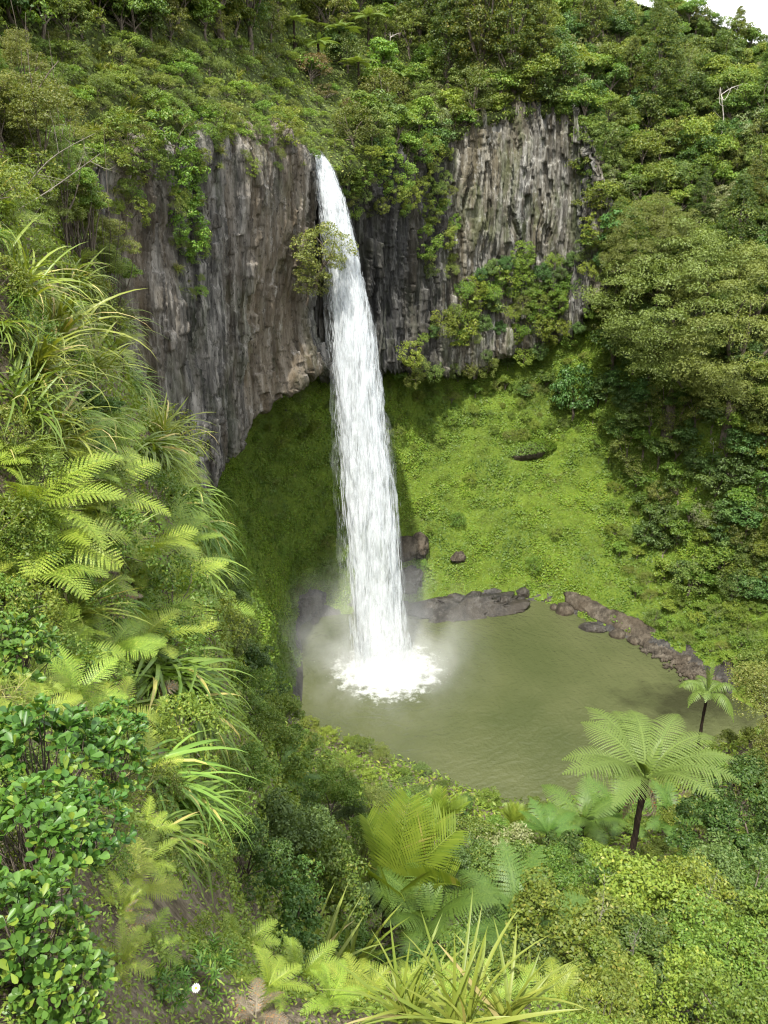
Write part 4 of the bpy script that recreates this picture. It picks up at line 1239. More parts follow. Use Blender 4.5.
# scattered herbs and shrubs on the moss slope
tk4 = []
for p, x, y, zc in scatter('moss', lambda x, y, p: 215 < x < 615 and 385 < y < 600 and p[2] > 3 and (y < 440 + 12 * math.sin(x * 0.05) or r.uniform() < 0.004), lambda x, y: 13 if y < 440 else 26, 30000, 910, tk4):
    auto(['low_shrub', 'low_shrub', 'heath_shrub'][int(r.integers(0, 3))], p, r.uniform(0.25, 0.8), 'scattered on the mossy slope', up=(0, -0.6, 0.8))

# ================================================================ GROUND COVER (nobody could count it)
def sheet_points(G, nrm_, n, r, accept):
    """Random points over a grid sheet, weighted by its area."""
    a = np.linalg.norm(np.cross(G[1:, :-1] - G[:-1, :-1], G[:-1, 1:] - G[:-1, :-1]), axis=-1)
    pj = project(0.25 * (G[:-1, :-1] + G[1:, :-1] + G[:-1, 1:] + G[1:, 1:]).reshape(-1, 3)).reshape(a.shape + (3,))
    c = 0.25 * (G[:-1, :-1] + G[1:, :-1] + G[:-1, 1:] + G[1:, 1:])
    w = a * accept(pj[..., 0], pj[..., 1], pj[..., 2], c)
    w = w.ravel() / w.sum()
    idx = r.choice(len(w), n, p=w)
    i, j = idx // a.shape[1], idx % a.shape[1]
    u, v_ = r.uniform(0, 1, (n, 1)), r.uniform(0, 1, (n, 1))
    p = G[i, j] * (1 - u) * (1 - v_) + G[i + 1, j] * u * (1 - v_) + G[i, j + 1] * (1 - u) * v_ + G[i + 1, j + 1] * u * v_
    return p, nrm_[i, j]

def up_n(nm, G):
    """Normals turned outward (towards the open gorge)."""
    s = np.sign((nm * (np.array([0, 20, 60]) - G)).sum(-1, keepdims=True))
    return nm * np.where(s == 0, 1, s)

MN = up_n(grid_normals(MOSS_G), MOSS_G)
HN = up_n(grid_normals(HILL_G), HILL_G)
r = rg(950)
def acc_m(x, y, z, c):
    f = fbm(c.reshape(-1, 3) * 0.35, 4, 21).reshape(x.shape)
    return (c[..., 2] > 0.9 + 2.4 * f) * (x > 180) * (x < 800) * (y > 250) * (y < 690)
p, n_ = sheet_points(MOSS_G, MN, 160000, r, acc_m)
lump = np.clip(fbm(p * 0.5, 4, 60) * 1.6 + 0.2, 0, 1.2)
p = p + n_ * (lump * r.uniform(0.0, 0.45, len(p)) )[:, None]
v, f = leaves(p, n_ * 0.8 + np.array([0, 0, 0.5]), 0.23, 0.2, r, 0.5)
tag(link('moss', mesh_from('moss', v, f, M['moss'])), 'bright green moss and low leafy herbs carpeting the amphitheatre slope', 'moss', kind='stuff')

p, n_ = sheet_points(HILL_G, HN, 90000, r, lambda x, y, z, c: (x > -40) * (x < 810) * (y > -60) * (y < 420) * (c[..., 1] < 160))
lump = np.clip(fbm(p * 0.4, 4, 62) + 0.4, 0, 1.2)
p = p + n_ * (lump * r.uniform(0, 0.9, len(p)))[:, None]
v, f = leaves(p, n_ + np.array([0, 0, 0.6]), 0.36, 0.2, r, 0.6)
tag(link('undergrowth', mesh_from('undergrowth', v, f, M['olive'])), 'mixed low undergrowth covering the hillside between the trees', 'undergrowth', kind='stuff')

# ================================================================ ROCKS BY THE WATER
def boulder(name, loc, Rv, seed, mat, rz=0.0, tilt=0.0, res=(60, 90), rough=0.35, parent=None, flat=None, fr=1.2):
    r = rg(seed)
    ph = np.linspace(0, np.pi, res[0]); th = np.linspace(0, 2 * np.pi, res[1], endpoint=False)
    d = np.stack([np.sin(ph)[:, None] * np.cos(th)[None], np.sin(ph)[:, None] * np.sin(th)[None], np.cos(ph)[:, None] + 0 * th[None]], -1).reshape(-1, 3)
    q = d * np.array(Rv) / max(Rv) * 2
    k = 1 + rough * fbm(q * fr + seed, 4, seed) + 0.1 * fbm(q * 5 + seed, 3, seed + 2)
    cuts = norm(r.normal(size=(9, 3)))
    for c in cuts:
        k = np.minimum(k, r.uniform(0.72, 1.0) / np.maximum(d @ c, 0.05))
    v = d * k[:, None] * np.array(Rv)
    c, s = math.cos(tilt), math.sin(tilt)
    v = np.stack([v[:, 0] * c - v[:, 2] * s, v[:, 1], v[:, 0] * s + v[:, 2] * c], 1)
    v = rotz(v, rz)
    o = link(name, mesh_from(name, v, grid_faces(res[0], res[1], True), mat, False), parent, loc)
    return o

rr0 = rg(640)
a, b = W(556, 598), W(680, 660)
d = b - a
tag(boulder('rock_ramp', (a + b) / 2 + np.array([0.4, 1.2, 0.2]), (np.linalg.norm(d) * 0.56, 2.2, 1.7), 41, brown_rock, math.atan2(d[1], d[0]), -0.09, (90, 160), 0.4, fr=2.0),
    'long brown slab of rock sloping along the far right shore', 'rock')
tag(boulder('rock_shelf', W(468, 612) + np.array([0, 1.0, 0.0]), (9.0, 3.4, 1.5), 42, wet_rock, 0.12, 0, (90, 170), 0.6, fr=3.0), 'low dark wet rock shelf at the water just right of the fall', 'rock')
tag(boulder('boulder', gp(408, 545, 'moss'), (2.2, 1.5, 1.8), 43, brown_rock, 0.3), 'reddish-brown boulder close to the right side of the waterfall', 'boulder')
tag(boulder('boulder', gp(424, 548, 'moss') , (1.6, 1.4, 1.9), 44, brown_rock, 1.1), 'grey-brown boulder half grown over next to the reddish one', 'boulder')
tag(boulder('boulder', gp(412, 575, 'moss'), (2.0, 1.8, 2.0), 47, wet_rock, 1.1), 'wet black boulder below the brown boulders beside the fall', 'boulder')
tag(boulder('boulder', gp(455, 553, 'moss'), (1.1, 0.9, 0.8), 45, brown_rock, 0.7), 'small boulder poking out of the moss above the rock shelf', 'boulder')
tag(boulder('boulder', W(592, 629) + np.array([0, 0, 0.1]), (1.9, 1.0, 0.6), 46, wet_rock, -0.4), 'low dark boulder lying in the water off the brown slab', 'boulder')
tag(boulder('boulder', gp(312, 604, 'moss'), (3.0, 1.4, 1.5), 48, wet_rock, 0.4, 0.2, rough=0.7, fr=2.6), 'dark wet boulder at the foot of the slope left of the fall', 'boulder')
for k, (px, py) in enumerate([(430, 612), (505, 607), (523, 598)]):
    tag(boulder('boulder', W(px, py) + np.array([0, 0.5, 0.5]), (1.3, 1.0, 0.9), 50 + k, wet_rock, k), ['dark boulder at the left end of the wet shelf', 'dark boulder on the back edge of the wet shelf', 'dark boulder at the right tip of the wet shelf'][k], 'boulder')
for k in range(20):
    t_ = rr0.uniform(0, 1)
    key = ['de', 'ef', 'fg', 'gh', 'hi', 'ij', 'hi', 'ij', 'fg'][int(rr0.integers(0, 9))]
    q = sh[key[0]] * (1 - t_) + sh[key[1]] * t_ + np.array([rr0.normal(0, 0.5), rr0.normal(0.5, 0.7), 0.1])
    z_ = float(np.exp(rr0.normal(-0.8, 0.4)))
    m_ = brown_rock if key in ('hi', 'ij') else wet_rock
    o = boulder('rock', q, (z_ * 1.3, z_, z_ * 0.8), 300 + k, m_, rr0.uniform(0, 6), 0, (16, 22), 0.35)
    o['label'] = 'brown angular rock on the right far shore of the pool' if m_ is brown_rock else 'black wet angular rock on the shore behind the waterfall'
    o['category'] = 'rock'; o['group'] = 'brown shore rocks' if m_ is brown_rock else 'black shore rocks'
# the overhanging lump of turf on the moss slope
pm = gp(528, 452, 'moss')
lump_o = tag(boulder('mossy_ledge', pm + np.array([0, 0.9, -0.3]), (4.6, 2.0, 1.5), 61, brown_rock, -0.25, 0.2, (50, 90), 0.25), 'moss-topped ledge with a dark undercut on the bright green slope', 'ledge')
rr = rg(62)
dd = rdir(5200, rr, 0.0)
c = dd * np.array([4.75, 2.1, 1.65]) * rr.uniform(0.95, 1.08, (5200, 1))
cc_, ss_ = math.cos(0.2), math.sin(0.2)
c = rotz(np.stack([c[:, 0] * cc_ - c[:, 2] * ss_, c[:, 1], c[:, 0] * ss_ + c[:, 2] * cc_], 1), -0.25)
v, f = leaves(c, dd + np.array([0, 0, 0.6]), 0.22, 0.18, rr, 0.5)
link('moss_cap', mesh_from('moss_cap', v, f, M['moss']), lump_o)
# cobbles along the right shore
n = 900
t = rr.uniform(0, 1, n)
A_, B_ = W(640, 643), W(715, 690)
c = A_[None] + (B_ - A_)[None] * t[:, None] + rr.normal(0, 1, (n, 3)) * np.array([0.8, 0.9, 0]) + np.array([0.4, 0.9, 0.15])
sz = rr.uniform(0.08, 0.42, n)
jv = oct_[None] * sz[:, None, None] * rr.uniform(0.6, 1.3, (n, 1, 3))
jv = np.concatenate([jv, jv[:, [0, 1, 2, 3]] * 0.75 + jv[:, [4]] * 0.55], 1)
v = (c[:, None] + jv[:, :6]).reshape(-1, 3)
tag(link('cobbles', mesh_from('cobbles', v, (of[None] + 6 * np.arange(n)[:, None, None]).reshape(-1, 3), brown_rock)), 'brown cobbles strewn along the right shore of the pool', 'cobbles', kind='stuff')
# ================================================================ THE NEAR BANK: bushes below, ferns and strap leaves at the left
PB = PROJ['bank']

def near(kname, px, py, s, label, cat, **kw):
    big_ = {'ground_fern': 92, 'dry_fern': 50, 'astelia': 62, 'hanging_astelia': 60, 'flax': 80}[kname]
    return on(kname, px, py, s * big_, label, cat, **kw)

def at(kname, px, py, D, s, h, label, cat, **kw):
    """Placed by the pixel and distance of its crown (h: height of the crown above its foot at scale 1)."""
    p = P(px, py, D)
    return plant(kname, p - np.array([0, 0, h * s]), s, label=label, cat=cat, **kw)

# crown radius and crown height above the foot, at scale 1
SIZE = dict(leafy_bush=(2.0, 2.3), lime_bush=(1.9, 2.0), dark_bush=(1.9, 2.2), olive_bush=(1.9, 2.2), bluish_bush=(1.8, 2.0), tree_fern=(2.0, 3.9), young_tree_fern=(1.75, 1.4),
            small_tree_fern=(2.0, 2.8), nikau_palm=(1.2, 1.2), ground_fern=(0.75, 0.25), dry_fern=(0.5, 0.2), astelia=(0.85, 0.4), hanging_astelia=(0.95, 0.1), flax=(0.8, 0.35),
            glossy_shrub=(0.85, 0.8), small_shrub=(0.5, 0.42), fine_shrub=(0.5, 0.42), daisy_shrub=(0.36, 0.2), pale_tree=(1.9, 2.0), grass_tuft=(0.4, 0.2))
DS = np.concatenate([np.arange(0.9, 12, 0.04), np.arange(12, 75, 0.15)])
BV, BPJ = BANK.reshape(-1, 3), PROJ['bank']

def on(kname, px, py, rpx, label, cat, dmin=0.9, dfix=None, **kw):
    """Stands on the bank where a crown of rpx pixels shows centred at a pixel."""
    R0, h0 = SIZE[kname]
    u, v_ = (px - 384) / F, (512 - py) / F
    d = np.array([u, CP + v_ * SP, -SP + v_ * CP])
    k = DS / d[1]
    x, y, z = d[0] * k, DS, EYE + d[2] * k
    s = rpx * k / F / R0
    foot = z - h0 * s
    ok = np.where((foot <= bank_z(x, y)) & (DS >= dmin))[0]
    i = ok[0] if len(ok) else len(DS) - 1
    if dfix:                                  # a taller one of its kind, standing at a known distance
        i = int(np.argmin(abs(DS - dfix)))
        g = float(bank_z(x[i:i + 1], y[i:i + 1])[0])
        kw['lift'] = float(np.clip((z[i] - g) / (h0 * s[i]), 1.0, 4.0)) - 1.0
    return plant(kname, (x[i], y[i], bank_z(x[i:i + 1], y[i:i + 1])[0]), s[i], label=label, cat=cat, **kw)

# --- tree ferns and palms of the lower slope
def fern_at(kname, px, py, rpx, label, **kw):
    return on(kname, px, py, rpx, label, 'tree fern', **kw)

fern_at('tree_fern', 643, 774, 77, 'large tree fern with a black trunk standing over the pool, tallest of the tree ferns', rz=0.0)
p = P(708, 690, 52)
plant('small_tree_fern', (p[0], p[1], bz(p[0], p[1])), 1.2, rz=1.0, label='small tree fern with drooping fronds leaning over the pool outlet', cat='tree fern', sz=max(0.8, (p[2] - bz(p[0], p[1])) / 3.3))
fern_at('young_tree_fern', 583, 818, 48, 'tree fern with raised fronds left of the large one, its crown below', var=0)
fern_at('young_tree_fern', 618, 808, 42, 'tree fern directly behind the black trunk of the large one', var=1)
fern_at('young_tree_fern', 672, 815, 40, 'tree fern half hidden right of the black trunk', var=0)
fern_at('young_tree_fern', 548, 832, 36, 'low tree fern leftmost beside the large one', var=1)
fern_at('young_tree_fern', 284, 775, 36, 'tree fern with a drooping crown at the foot of the left bank', var=0)
fern_at('young_tree_fern', 430, 920, 78, 'mid-green tree fern with an upright frond in front of the palm', var=1, rz=0.9, dmin=3.5)
fern_at('young_tree_fern', 520, 922, 84, 'dark green tree fern right of the palm', var=0, rz=2.2, dmin=3.2)
fern_at('young_tree_fern', 322, 845, 30, 'small tree fern above the palm among bushes', var=0)
on('nikau_palm', 388, 882, 82, 'palm with broad pleated yellow-green fronds at the bottom centre', 'palm', dmin=4.5, var=0)
on('nikau_palm', 443, 815, 26, 'small palm near the water with a pale flower head', 'palm', var=1)
on('nikau_palm', 513, 822, 18, 'small fan-shaped palm right of the one with the flower head', 'palm', var=0)

# --- leafy bushes at the lower right, nearest first
for kn, px, py, rp, lb in [
    ('leafy_bush', 595, 1010, 68, 'leafy bush at the bottom edge left of the lower right corner'),
    ('lime_bush', 665, 1000, 62, 'dense bright bush at the bottom edge near the lower right corner'),
    ('leafy_bush', 715, 960, 58, 'rounded mid-green bush above the dense bright one near the lower right corner'),
    ('dark_bush', 640, 955, 50, 'darker bush wedged between the lighter ones at the lower right'),
    ('leafy_bush', 565, 935, 70, 'leafy bush right of the dark green tree fern'),
    ('lime_bush', 625, 910, 70, 'bright bush with small leaves in the middle of the lower right bushes'),
    ('lime_bush', 560, 885, 44, 'yellow-green bush under the low tree fern'),
    ('leafy_bush', 632, 900, 48, 'bush below the black trunk of the large tree fern'),
    ('leafy_bush', 690, 915, 60, 'bush right of the bright small-leaved bush'),
    ('bluish_bush', 745, 890, 52, 'blue-green bush at the right edge of the view'),
    ('dark_bush', 705, 850, 48, 'dark bush in shade right of the large tree fern'),
    ('dark_bush', 745, 820, 52, 'dark bush at the right edge under the olive tree'),
    ('leafy_bush', 765, 950, 60, 'leafy bush in the lower right corner above the dense bright one'),
    ('lime_bush', 750, 1020, 62, 'bright bush filling the lower right corner'),
    ('leafy_bush', 520, 1000, 52, 'leafy bush behind the yellow tussocks at the bottom edge'),
    ('dark_bush', 745, 790, 38, 'dark green bush at the right edge beside the pool outlet'),
    ('olive_bush', 782, 700, 50, 'large pale olive tree at the right edge above the pool outlet'),
    ('olive_bush', 785, 655, 40, 'pale olive tree behind the larger olive one at the right edge'),
    ('olive_bush', 775, 762, 42, 'olive bush at the right edge beneath the pale olive tree'),
    ('pale_tree', 505, 850, 30, 'pale cream-green bush left of the tree ferns'),
    ('dark_bush', 505, 885, 42, 'dark bush behind the dark green tree fern'),
    ('dark_bush', 275, 905, 58, 'deep green bush in the hollow left of the palm'),
    ('leafy_bush', 290, 850, 44, 'mid-green bush above the hollow left of the palm'),
    ('lime_bush', 330, 795, 34, 'bright bush on the slope above the palm near the water'),
    ('dark_bush', 245, 860, 44, 'dark bush pressed against the foot of the left bank'),
    ('leafy_bush', 360, 845, 34, 'small leafy bush right behind the palm fronds'),
    ('bluish_bush', 475, 880, 40, 'blue-green bush behind the palm on its right'),
    ('leafy_bush', 245, 695, 34, 'leafy tree against the left bank level with the foot of the fall'),
    ('olive_bush', 232, 640, 30, 'grey-olive bush on the brink of the left bank above the pool'),
    ('lime_bush', 258, 735, 34, 'bright bush on the brink below the grey-olive one'),
    ('bluish_bush', 222, 600, 26, 'small blue-green bush on the brink of the left bank beside the dark moss'),
    ('leafy_bush', 235, 775, 38, 'leafy bush under the hanging strap leaves of the left bank'),
]:
    on(kn, px, py, rp, lb, 'tree' if 'tree' in lb.split(' at ')[0].split(' in ')[0] and 'fern' not in lb else 'bush', dmin=7 if py > 920 and px > 480 else 0.9)

# --- the rest of the slope down to the water
tk = []
r = rg(970)
def acc_b(x, y, p):
    return 215 < x < 800 and 700 < y < 1040 and not (x > 560 and y < 745) and p[1] > 9.5 and p[2] > 0.7 and p[0] > -0.45 - 0.245 * min(p[1], 12) - 0.30 * min(max(p[1] - 12, 0), 14) - 0.24 * max(p[1] - 26, 0) + 0.6
for p, x, y, zc in scatter('bank', acc_b, lambda x, y: np.interp(y, [740, 800, 860, 950], [15, 22, 34, 50]), 60000, 971, tk):
    k = ['leafy_bush', 'lime_bush', 'dark_bush', 'leafy_bush', 'bluish_bush', 'lime_bush', 'olive_bush'][int(r.integers(0, 7))]
    s = r.uniform(0.5, 0.8) * (1.0 if p[1] > 20 else 0.7)
    if p[1] > 45: s = r.uniform(0.45, 0.7)
    a = {'leafy_bush': 'leafy mid-green bush', 'lime_bush': 'bright yellow-green bush', 'dark_bush': 'dark green bush', 'bluish_bush': 'blue-green bush', 'olive_bush': 'olive-green bush'}[k]
    z_ = 'at the near shore of the pool' if p[1] > 42 else 'on the slope between the palm and the pool' if x < 520 else 'on the slope under the large tree fern'
    plant(k, p - np.array([0, 0, 0.25]), s, label=f'{a} {z_}', cat='bush', group=f'{a}es {z_}')

# --- the left bank: strap-leaved clumps, ferns and shrubs
def out_dir(p, k=0.8):
    """A growing direction that leans out of the bank, towards the gorge."""
    return norm(np.array([0.75, 0.05, 1.0]) * np.array([k, k, 1]))

for px, py, s, kn, lb in [
    (10, 262, 1.15, 'astelia', 'uppermost strap-leaved clump at the left edge, below the twiggy tree'),
    (42, 300, 1.25, 'astelia', 'broad strap-leaved clump with dry brown blades on the left bank'),
    (18, 340, 1.2, 'astelia', 'strap-leaved clump at the left edge below the broad dry-bladed one'),
    (8, 385, 1.2, 'astelia', 'strap-leaved clump on the steep soil at the left edge above the ferns'),
    (42, 405, 1.1, 'astelia', 'strap-leaved clump directly above the large bright ferns'),
    (80, 352, 0.85, 'astelia', 'strap-leaved clump right of the broad dry-bladed one'),
    (150, 330, 0.75, 'astelia', 'small strap-leaved clump standing against the left cliff'),
    (150, 380, 1.0, 'hanging_astelia', 'highest of the hanging strap-leaved clumps on the brink of the left bank'),
    (168, 425, 1.0, 'hanging_astelia', 'hanging strap-leaved clump second from the top of the brink'),
    (140, 445, 1.05, 'hanging_astelia', 'hanging strap-leaved clump set back from the brink under the second one'),
    (178, 475, 1.0, 'hanging_astelia', 'hanging strap-leaved clump on the brink beside the overhang of the cliff'),
    (172, 490, 1.0, 'hanging_astelia', 'hanging strap-leaved clump above the yellow fern bush'),
    (188, 522, 0.95, 'hanging_astelia', 'lowest of the hanging strap-leaved clumps on the upper brink'),
    (185, 565, 0.95, 'hanging_astelia', 'hanging strap-leaved clump right of the yellow fern bush'),
    (95, 530, 0.75, 'flax', 'yellowish strap-leaved plant among the ferns in the middle of the left bank'),
    (70, 600, 0.7, 'flax', 'yellowish strap-leaved plant above the glossy-leaved shrub'),
    (150, 668, 1.65, 'hanging_astelia', 'upper of the two big tussocks of arching leaves on the lower left bank'),
    (172, 700, 1.4, 'hanging_astelia', 'tussock of arching leaves just outside the upper big one'),
    (140, 775, 1.6, 'hanging_astelia', 'lower of the two big tussocks of arching leaves on the lower left bank'),
    (165, 800, 1.4, 'hanging_astelia', 'tussock of arching leaves right below the lower big one'),
    (150, 835, 1.1, 'hanging_astelia', 'lowest tussock of arching leaves above the bare soil'),
]:
    near(kn, px, py, s, lb, 'strap-leaved plant', up=out_dir(None), rz=float(rng.uniform(-1.2, -0.2)) if 'hanging' in kn else None)

for px, py, s, lb in [
    (20, 490, 1.0, 'large bright fern at the left edge under the strap-leaved clumps'),
    (45, 520, 0.95, 'bright fern with long fronds right of the one at the left edge'),
    (90, 480, 0.8, 'bright fern near the top of the fern patch'),
    (15, 560, 0.95, 'bright fern at the left edge above the glossy-leaved shrub'),
    (130, 545, 0.85, 'yellow fern forming a rounded bush on the brink'),
    (160, 575, 0.8, 'yellow fern lower down the rounded bush on the brink'),
    (100, 640, 0.72, 'fern with dry tips in the middle of the lower fern patch'),
    (135, 630, 0.65, 'fern at the right of the lower fern patch'),
    (70, 690, 0.62, 'fern left of the lower fern patch beside the glossy leaves'),
    (110, 715, 0.6, 'fern at the bottom of the lower fern patch'),
    (60, 650, 0.6, 'fern behind the glossy-leaved shrub'),
    (140, 860, 0.4, 'small yellow fern just above the bare soil'),
    (120, 905, 0.38, 'small fern at the left of the bare soil'),
    (120, 965, 0.42, 'olive fern in the dry patch under the bare soil'),
    (300, 975, 0.42, 'bright fern at the bottom edge left of the yellow strap leaves'),
    (268, 985, 0.42, 'bright fern at the bottom edge right of the daisy shrub'),
    (330, 1000, 0.4, 'bright fern at the bottom edge under the tall yellow strap leaves'),
    (550, 1000, 0.4, 'fern at the bottom edge right of the yellow strap-leaved tussock'),
    (415, 1010, 0.35, 'fern between the two yellow strap-leaved plants'),
]:
    near('ground_fern', px, py, s, lb, 'fern', up=out_dir(None, 0.5))
for px, py, s, lb in [(100, 600, 0.8, 'withered brown fern in the middle of the left bank'), (150, 690, 0.7, 'withered grey fern beside the upper big tussock'),
                      (125, 930, 0.6, 'withered brown fern beneath the bare soil'), (255, 1010, 0.7, 'withered reddish fern at the bottom edge')]:
    near('dry_fern', px, py, s, lb, 'fern')

# yellow strap-leaved plants at the bottom centre
on('flax', 340, 965, 92, 'yellow strap-leaved plant with tall stiff spikes in front of the palm', 'strap-leaved plant', var=0)
on('flax', 310, 965, 70, 'few stiff yellow blades left of the tall spiky plant', 'strap-leaved plant', var=1)
on('flax', 460, 1005, 90, 'yellow strap-leaved tussock with arching leaves at the bottom edge', 'strap-leaved plant', var=2)
on('flax', 505, 1000, 80, 'yellow strap-leaved tussock right of the other one at the bottom edge', 'strap-leaved plant', var=1)
on('flax', 405, 1000, 70, 'yellow strap leaves lying low between the spiky plant and the tussock', 'strap-leaved plant', var=2)

# glossy shrub at the lower left
for px, py, rp, lb in [(12, 655, 48, 'glossy round-leaved shrub at the left edge, uppermost of the glossy ones'),
                       (40, 765, 72, 'glossy round-leaved shrub spreading in front of the ferns'),
                       (100, 765, 52, 'glossy round-leaved shrub reaching furthest towards the big tussocks'),
                       (30, 850, 75, 'glossy round-leaved shrub in the middle of the lower left edge'),
                       (85, 830, 50, 'glossy round-leaved shrub just left of the bare soil'),
                       (20, 935, 70, 'glossy round-leaved shrub low at the left edge'),
                       (60, 1000, 60, 'glossy round-leaved shrub in the lower left corner'),
                       (110, 735, 38, 'small glossy shrub under the lower fern patch')]:
    on('glossy_shrub', px, py, rp, lb, 'shrub')

# the twiggy tree at the upper left
for kn, px, py, rp, lb in [('olive_bush', 25, 120, 52, 'twiggy olive tree at the upper left edge'),
                           ('olive_bush', 52, 135, 30, 'small-leaved olive tree between the twiggy one and the left cliff'),
                           ('leafy_bush', 42, 180, 32, 'leafy tree under the olive tree beside the left cliff'),
                           ('olive_bush', 14, 190, 36, 'small leafy tree just above the uppermost strap-leaved clump'),
                           ('lime_bush', 66, 215, 22, 'small bush hanging before the left end of the cliff'),
                           ('olive_bush', 40, 225, 30, 'low olive bush between the leafy tree and the strap-leaved clumps'),
                           ('lime_bush', 92, 292, 18, 'small bright bush before the foot of the left cliff'),
                           ('dark_bush', 100, 415, 32, 'dark feathery bush between the strap-leaved clumps'),
                           ('bluish_bush', 82, 440, 26, 'small blue-green bush under the dry-bladed clump')]:
    on(kn, px, py, rp, lb, 'tree' if 'tree' in lb.split(' above')[0] else 'bush', dfix=(12.5 + 0.03 * px) if py < 320 else None)
for px, py, D, s, rz, lb in [(0, 165, 11.0, 0.2, 0.3, 'bare grey twigs sticking out of the twiggy tree'), (8, 150, 11.5, 0.2, 2.0, 'lower bare grey twigs beneath the twiggy tree')]:
    plant('bare_twigs', P(px, py, D) - np.array([0, 0, 0.6]), s, rz=rz, label=lb, cat='branch', up=(0.8, 0.1, 0.6))

# the thicket behind the strap-leaved clumps
r = rg(977)
for k in range(34):
    px, py = r.uniform(-15, 92), r.uniform(25, 250)
    px = min(px, np.interp(py, [0, 130, 250], [100, 92, 70]))
    kn = ['olive_bush', 'olive_bush', 'lime_bush', 'leafy_bush'][int(r.integers(0, 4))]
    a = {'olive_bush': 'olive fine-leaved bush', 'lime_bush': 'bright leafy bush', 'leafy_bush': 'mid-green leafy bush'}[kn]
    o = on(kn, px, py, r.uniform(20, 32), f'{a} of the thicket at the upper left edge', 'bush', dfix=11.5 + 0.03 * px + (250 - py) * 0.012 + r.uniform(0, 1.5))
    o['group'] = f'{a}es of the thicket at the upper left edge'

# filling in between: small plants a hand apart
tk = []
r = rg(980)
def acc_l(x, y, p):
    return -30 < x < 320 and 180 < y < 1060 and 0.8 < p[1] < 27 and p[0] < -0.45 - 0.245 * min(p[1], 12) - 0.30 * max(p[1] - 12, 0) + 0.3 and not (132 < x < 225 and 876 < y < 935)
for p, x, y, zc in scatter('bank', acc_l, lambda x, y: np.interp(y, [250, 400, 600, 800, 1000], [15, 16, 22, 22, 20]), 60000, 981, tk):
    hi = y < 460
    k = (['astelia', 'hanging_astelia', 'fine_shrub', 'small_shrub', 'ground_fern'] if hi else ['ground_fern', 'ground_fern', 'small_shrub', 'hanging_astelia', 'ground_fern', 'grass_tuft', 'small_shrub'] if y < 740 else
         ['grass_tuft', 'small_shrub', 'fine_shrub', 'small_shrub', 'ground_fern', 'grass_tuft'])[int(r.integers(0, 5 if hi else 7 if y < 740 else 6))]
    s = zc / F * np.interp(y, [250, 400, 600, 800, 1000], [40, 46, 52, 44, 40]) * r.uniform(0.7, 1.1) / {'astelia': 0.85, 'hanging_astelia': 0.95, 'ground_fern': 0.75, 'small_shrub': 0.65, 'fine_shrub': 0.65, 'grass_tuft': 0.55}[k]
    a, cat = {'astelia': ('strap-leaved clump', 'strap-leaved plant'), 'hanging_astelia': ('hanging strap-leaved tussock', 'strap-leaved plant'), 'ground_fern': ('yellow-green fern', 'fern'),
              'small_shrub': ('small-leaved green shrub', 'shrub'), 'fine_shrub': ('narrow-leaved olive shrub', 'shrub'), 'grass_tuft': ('straw-green grass tuft', 'grass tuft')}[k]
    z_ = 'on the upper left bank' if hi else 'on the middle of the left bank' if y < 740 else 'low on the left bank'
    plant(k, p - np.array([0, 0, 0.05]), s, label=f'{a} {z_}', cat=cat, group=f'{a}s {z_}', up=out_dir(None, 0.6), rz=float(r.uniform(-1.5, 0.0)) if k == 'hanging_astelia' else None)
# the bottom edge
tk = []
for p, x, y, zc in scatter('bank', lambda x, y, p: 215 < x < 620 and 940 < y < 1090 and p[1] < 6 and p[0] > -0.9, 34, 40000, 983, tk):
    k = ['ground_fern', 'grass_tuft', 'small_shrub', 'ground_fern'][int(r.integers(0, 4))]
    a, cat = {'ground_fern': ('yellow-green fern', 'fern'), 'small_shrub': ('small-leaved green shrub', 'shrub'), 'grass_tuft': ('straw-green grass tuft', 'grass tuft')}[k]
    plant(k, p - np.array([0, 0, 0.03]), zc / F * 45 / (0.75 if k == 'ground_fern' else 0.6), label=f'{a} along the bottom edge', cat=cat, group=f'{a}s along the bottom edge')

# daisy shrub, its flower and the bare soil
KINDS['daisy_shrub'] = []
rr = rg(990)
A = Acc()
for k in range(46):
    d = rdir(1, rr, 0.1)[0]
    tip = d * np.array([0.30, 0.30, 0.24]) * rr.uniform(0.5, 1) + np.array([0, 0, 0.06])
    for j in range(12):
        az = j * 2.4; u = norm(np.cross(d, [0.2, 0.5, 0.9])); w_ = np.cross(d, u)
        dv = norm((u * math.cos(az) + w_ * math.sin(az)) * 0.9 + d * 0.55)
        sd = norm(np.cross(dv, d)); l = 0.075 * rr.uniform(0.8, 1.2); b0 = tip - d * j * 0.006
        A.add(np.array([b0, b0 + dv * l * 0.5 + sd * 0.008, b0 + dv * l - d * 0.01, b0 + dv * l * 0.5 - sd * 0.008]), np.array([[0, 1, 2, 3]]))
KINDS['daisy_shrub'] = [[('leaves', A.mesh('daisy_shrub', M['glossy']))]]
on('daisy_shrub', 205, 968, 48, 'narrow-leaved bright green shrub beside the white daisy', 'shrub')
on('daisy_shrub', 165, 985, 40, 'smaller narrow-leaved bright green shrub left of the white daisy', 'shrub')
m_w, nt, N, L = newmat('white_petal')
out(nt, bsdf(nt, (0.8, 0.8, 0.78), 0.6).outputs[0])
m_y, nt, N, L = newmat('yellow_disc')
out(nt, bsdf(nt, (0.55, 0.36, 0.03), 0.8).outputs[0])
q = gp(196, 1000)
fp = P(196, 988, q[1] - 0.25)
fl = tag(link('daisy', None, loc=fp), 'single white daisy flower with yellow centre near the bottom edge', 'flower')
A = Acc()
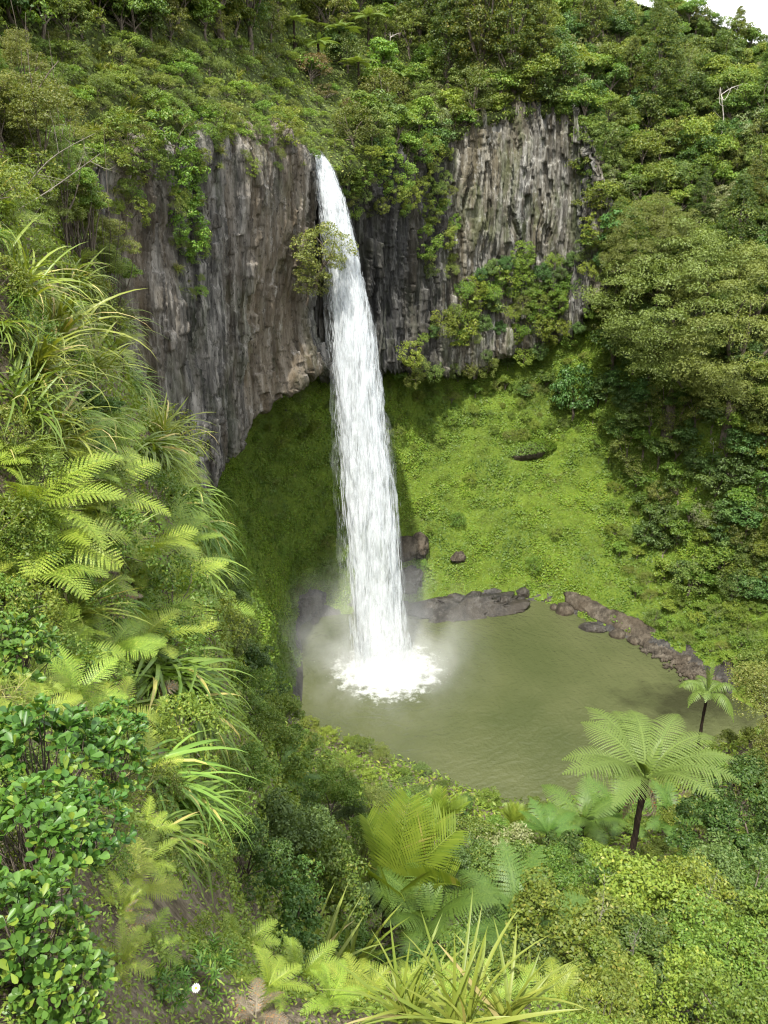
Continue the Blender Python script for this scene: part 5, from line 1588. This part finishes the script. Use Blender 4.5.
for k in range(14):
    a = 2 * math.pi * k / 14; d = np.array([math.cos(a), math.sin(a), 0]); s_ = np.array([-math.sin(a), math.cos(a), 0])
    A.add(np.array([d * 0.005, d * 0.014 + s_ * 0.0034 + [0, 0, 0.002], d * 0.021 + [0, 0, 0.0], d * 0.014 - s_ * 0.0034 + [0, 0, 0.002]]), np.array([[0, 1, 2, 3]]))
link('petals', A.mesh('petals', m_w), fl)
ph_ = np.linspace(0, np.pi, 8); th_ = np.linspace(0, 2 * np.pi, 12, endpoint=False)
sp = np.stack([np.sin(ph_)[:, None] * np.cos(th_)[None], np.sin(ph_)[:, None] * np.sin(th_)[None], np.cos(ph_)[:, None] * 0.5 + 0 * th_[None]], -1).reshape(-1, 3) * 0.0065
link('flower_disc', mesh_from('flower_disc', sp + [0, 0, 0.002], grid_faces(8, 12, True), m_y, True), fl)
v, f = tube(crom(np.array([[0, 0, 0], [0.01, 0.0, -0.07], [0.03, 0.02, -0.2]]), 8), np.full(8, 0.0012), 5)
link('stem', mesh_from('stem', v, f, M['glossy'], True), fl)
fl.rotation_euler = (0.75, -0.1, 0.2)
k = 9.0 * zc_of(fp) / F / 0.042
fl.scale = (k, k, k)

# low cover over the whole bank
r = rg(995)
BN = grid_normals(BANK)
BN = BN * np.sign(BN[..., 2:3])
def acc_g(x, y, z, c):
    return (x > -40) * (x < 810) * (y > 150) * (y < 1080) * (z > 0.6) / np.maximum(z, 1.5) ** 1.9 * (1 - 0.9 * ((x > 132) & (x < 222) & (y > 880) & (y < 935)))
p, n_ = sheet_points(BANK, BN, 150000, r, acc_g)
zc = project(p)[:, 2]
sz = np.clip(zc * 0.0042, 0.007, 0.25)
p = p + n_ * (sz * r.uniform(0, 3.0, len(p)))[:, None]
v, f = leaves(p, n_ + np.array([0, 0, 0.5]), sz * 1.7, sz * 0.75, r, 0.7)
tag(link('ground_cover', mesh_from('ground_cover', v, f, M['lime'])), 'low leafy ground cover over the near bank', 'ground cover', kind='stuff')

for px, py, D, s_, rz, lb in [(606, 880, 11.0, 0.13, 0.5, 'pale dry twigs poking out of the bright bush below the tree ferns'), (640, 910, 9.5, 0.10, 2.1, 'pale dry twigs in the middle of the lower right bushes'),
                              (262, 850, 13.0, 0.22, 1.0, 'pale bare stem in the dark bushes under the left bank'), (712, 872, 15.0, 0.15, 3.0, 'bare grey stems in the shade right of the large tree fern')]:
    plant('bare_twigs', P(px, py, D) - np.array([0, 0, 0.9]), s_, rz=rz, label=lb, cat='branch')
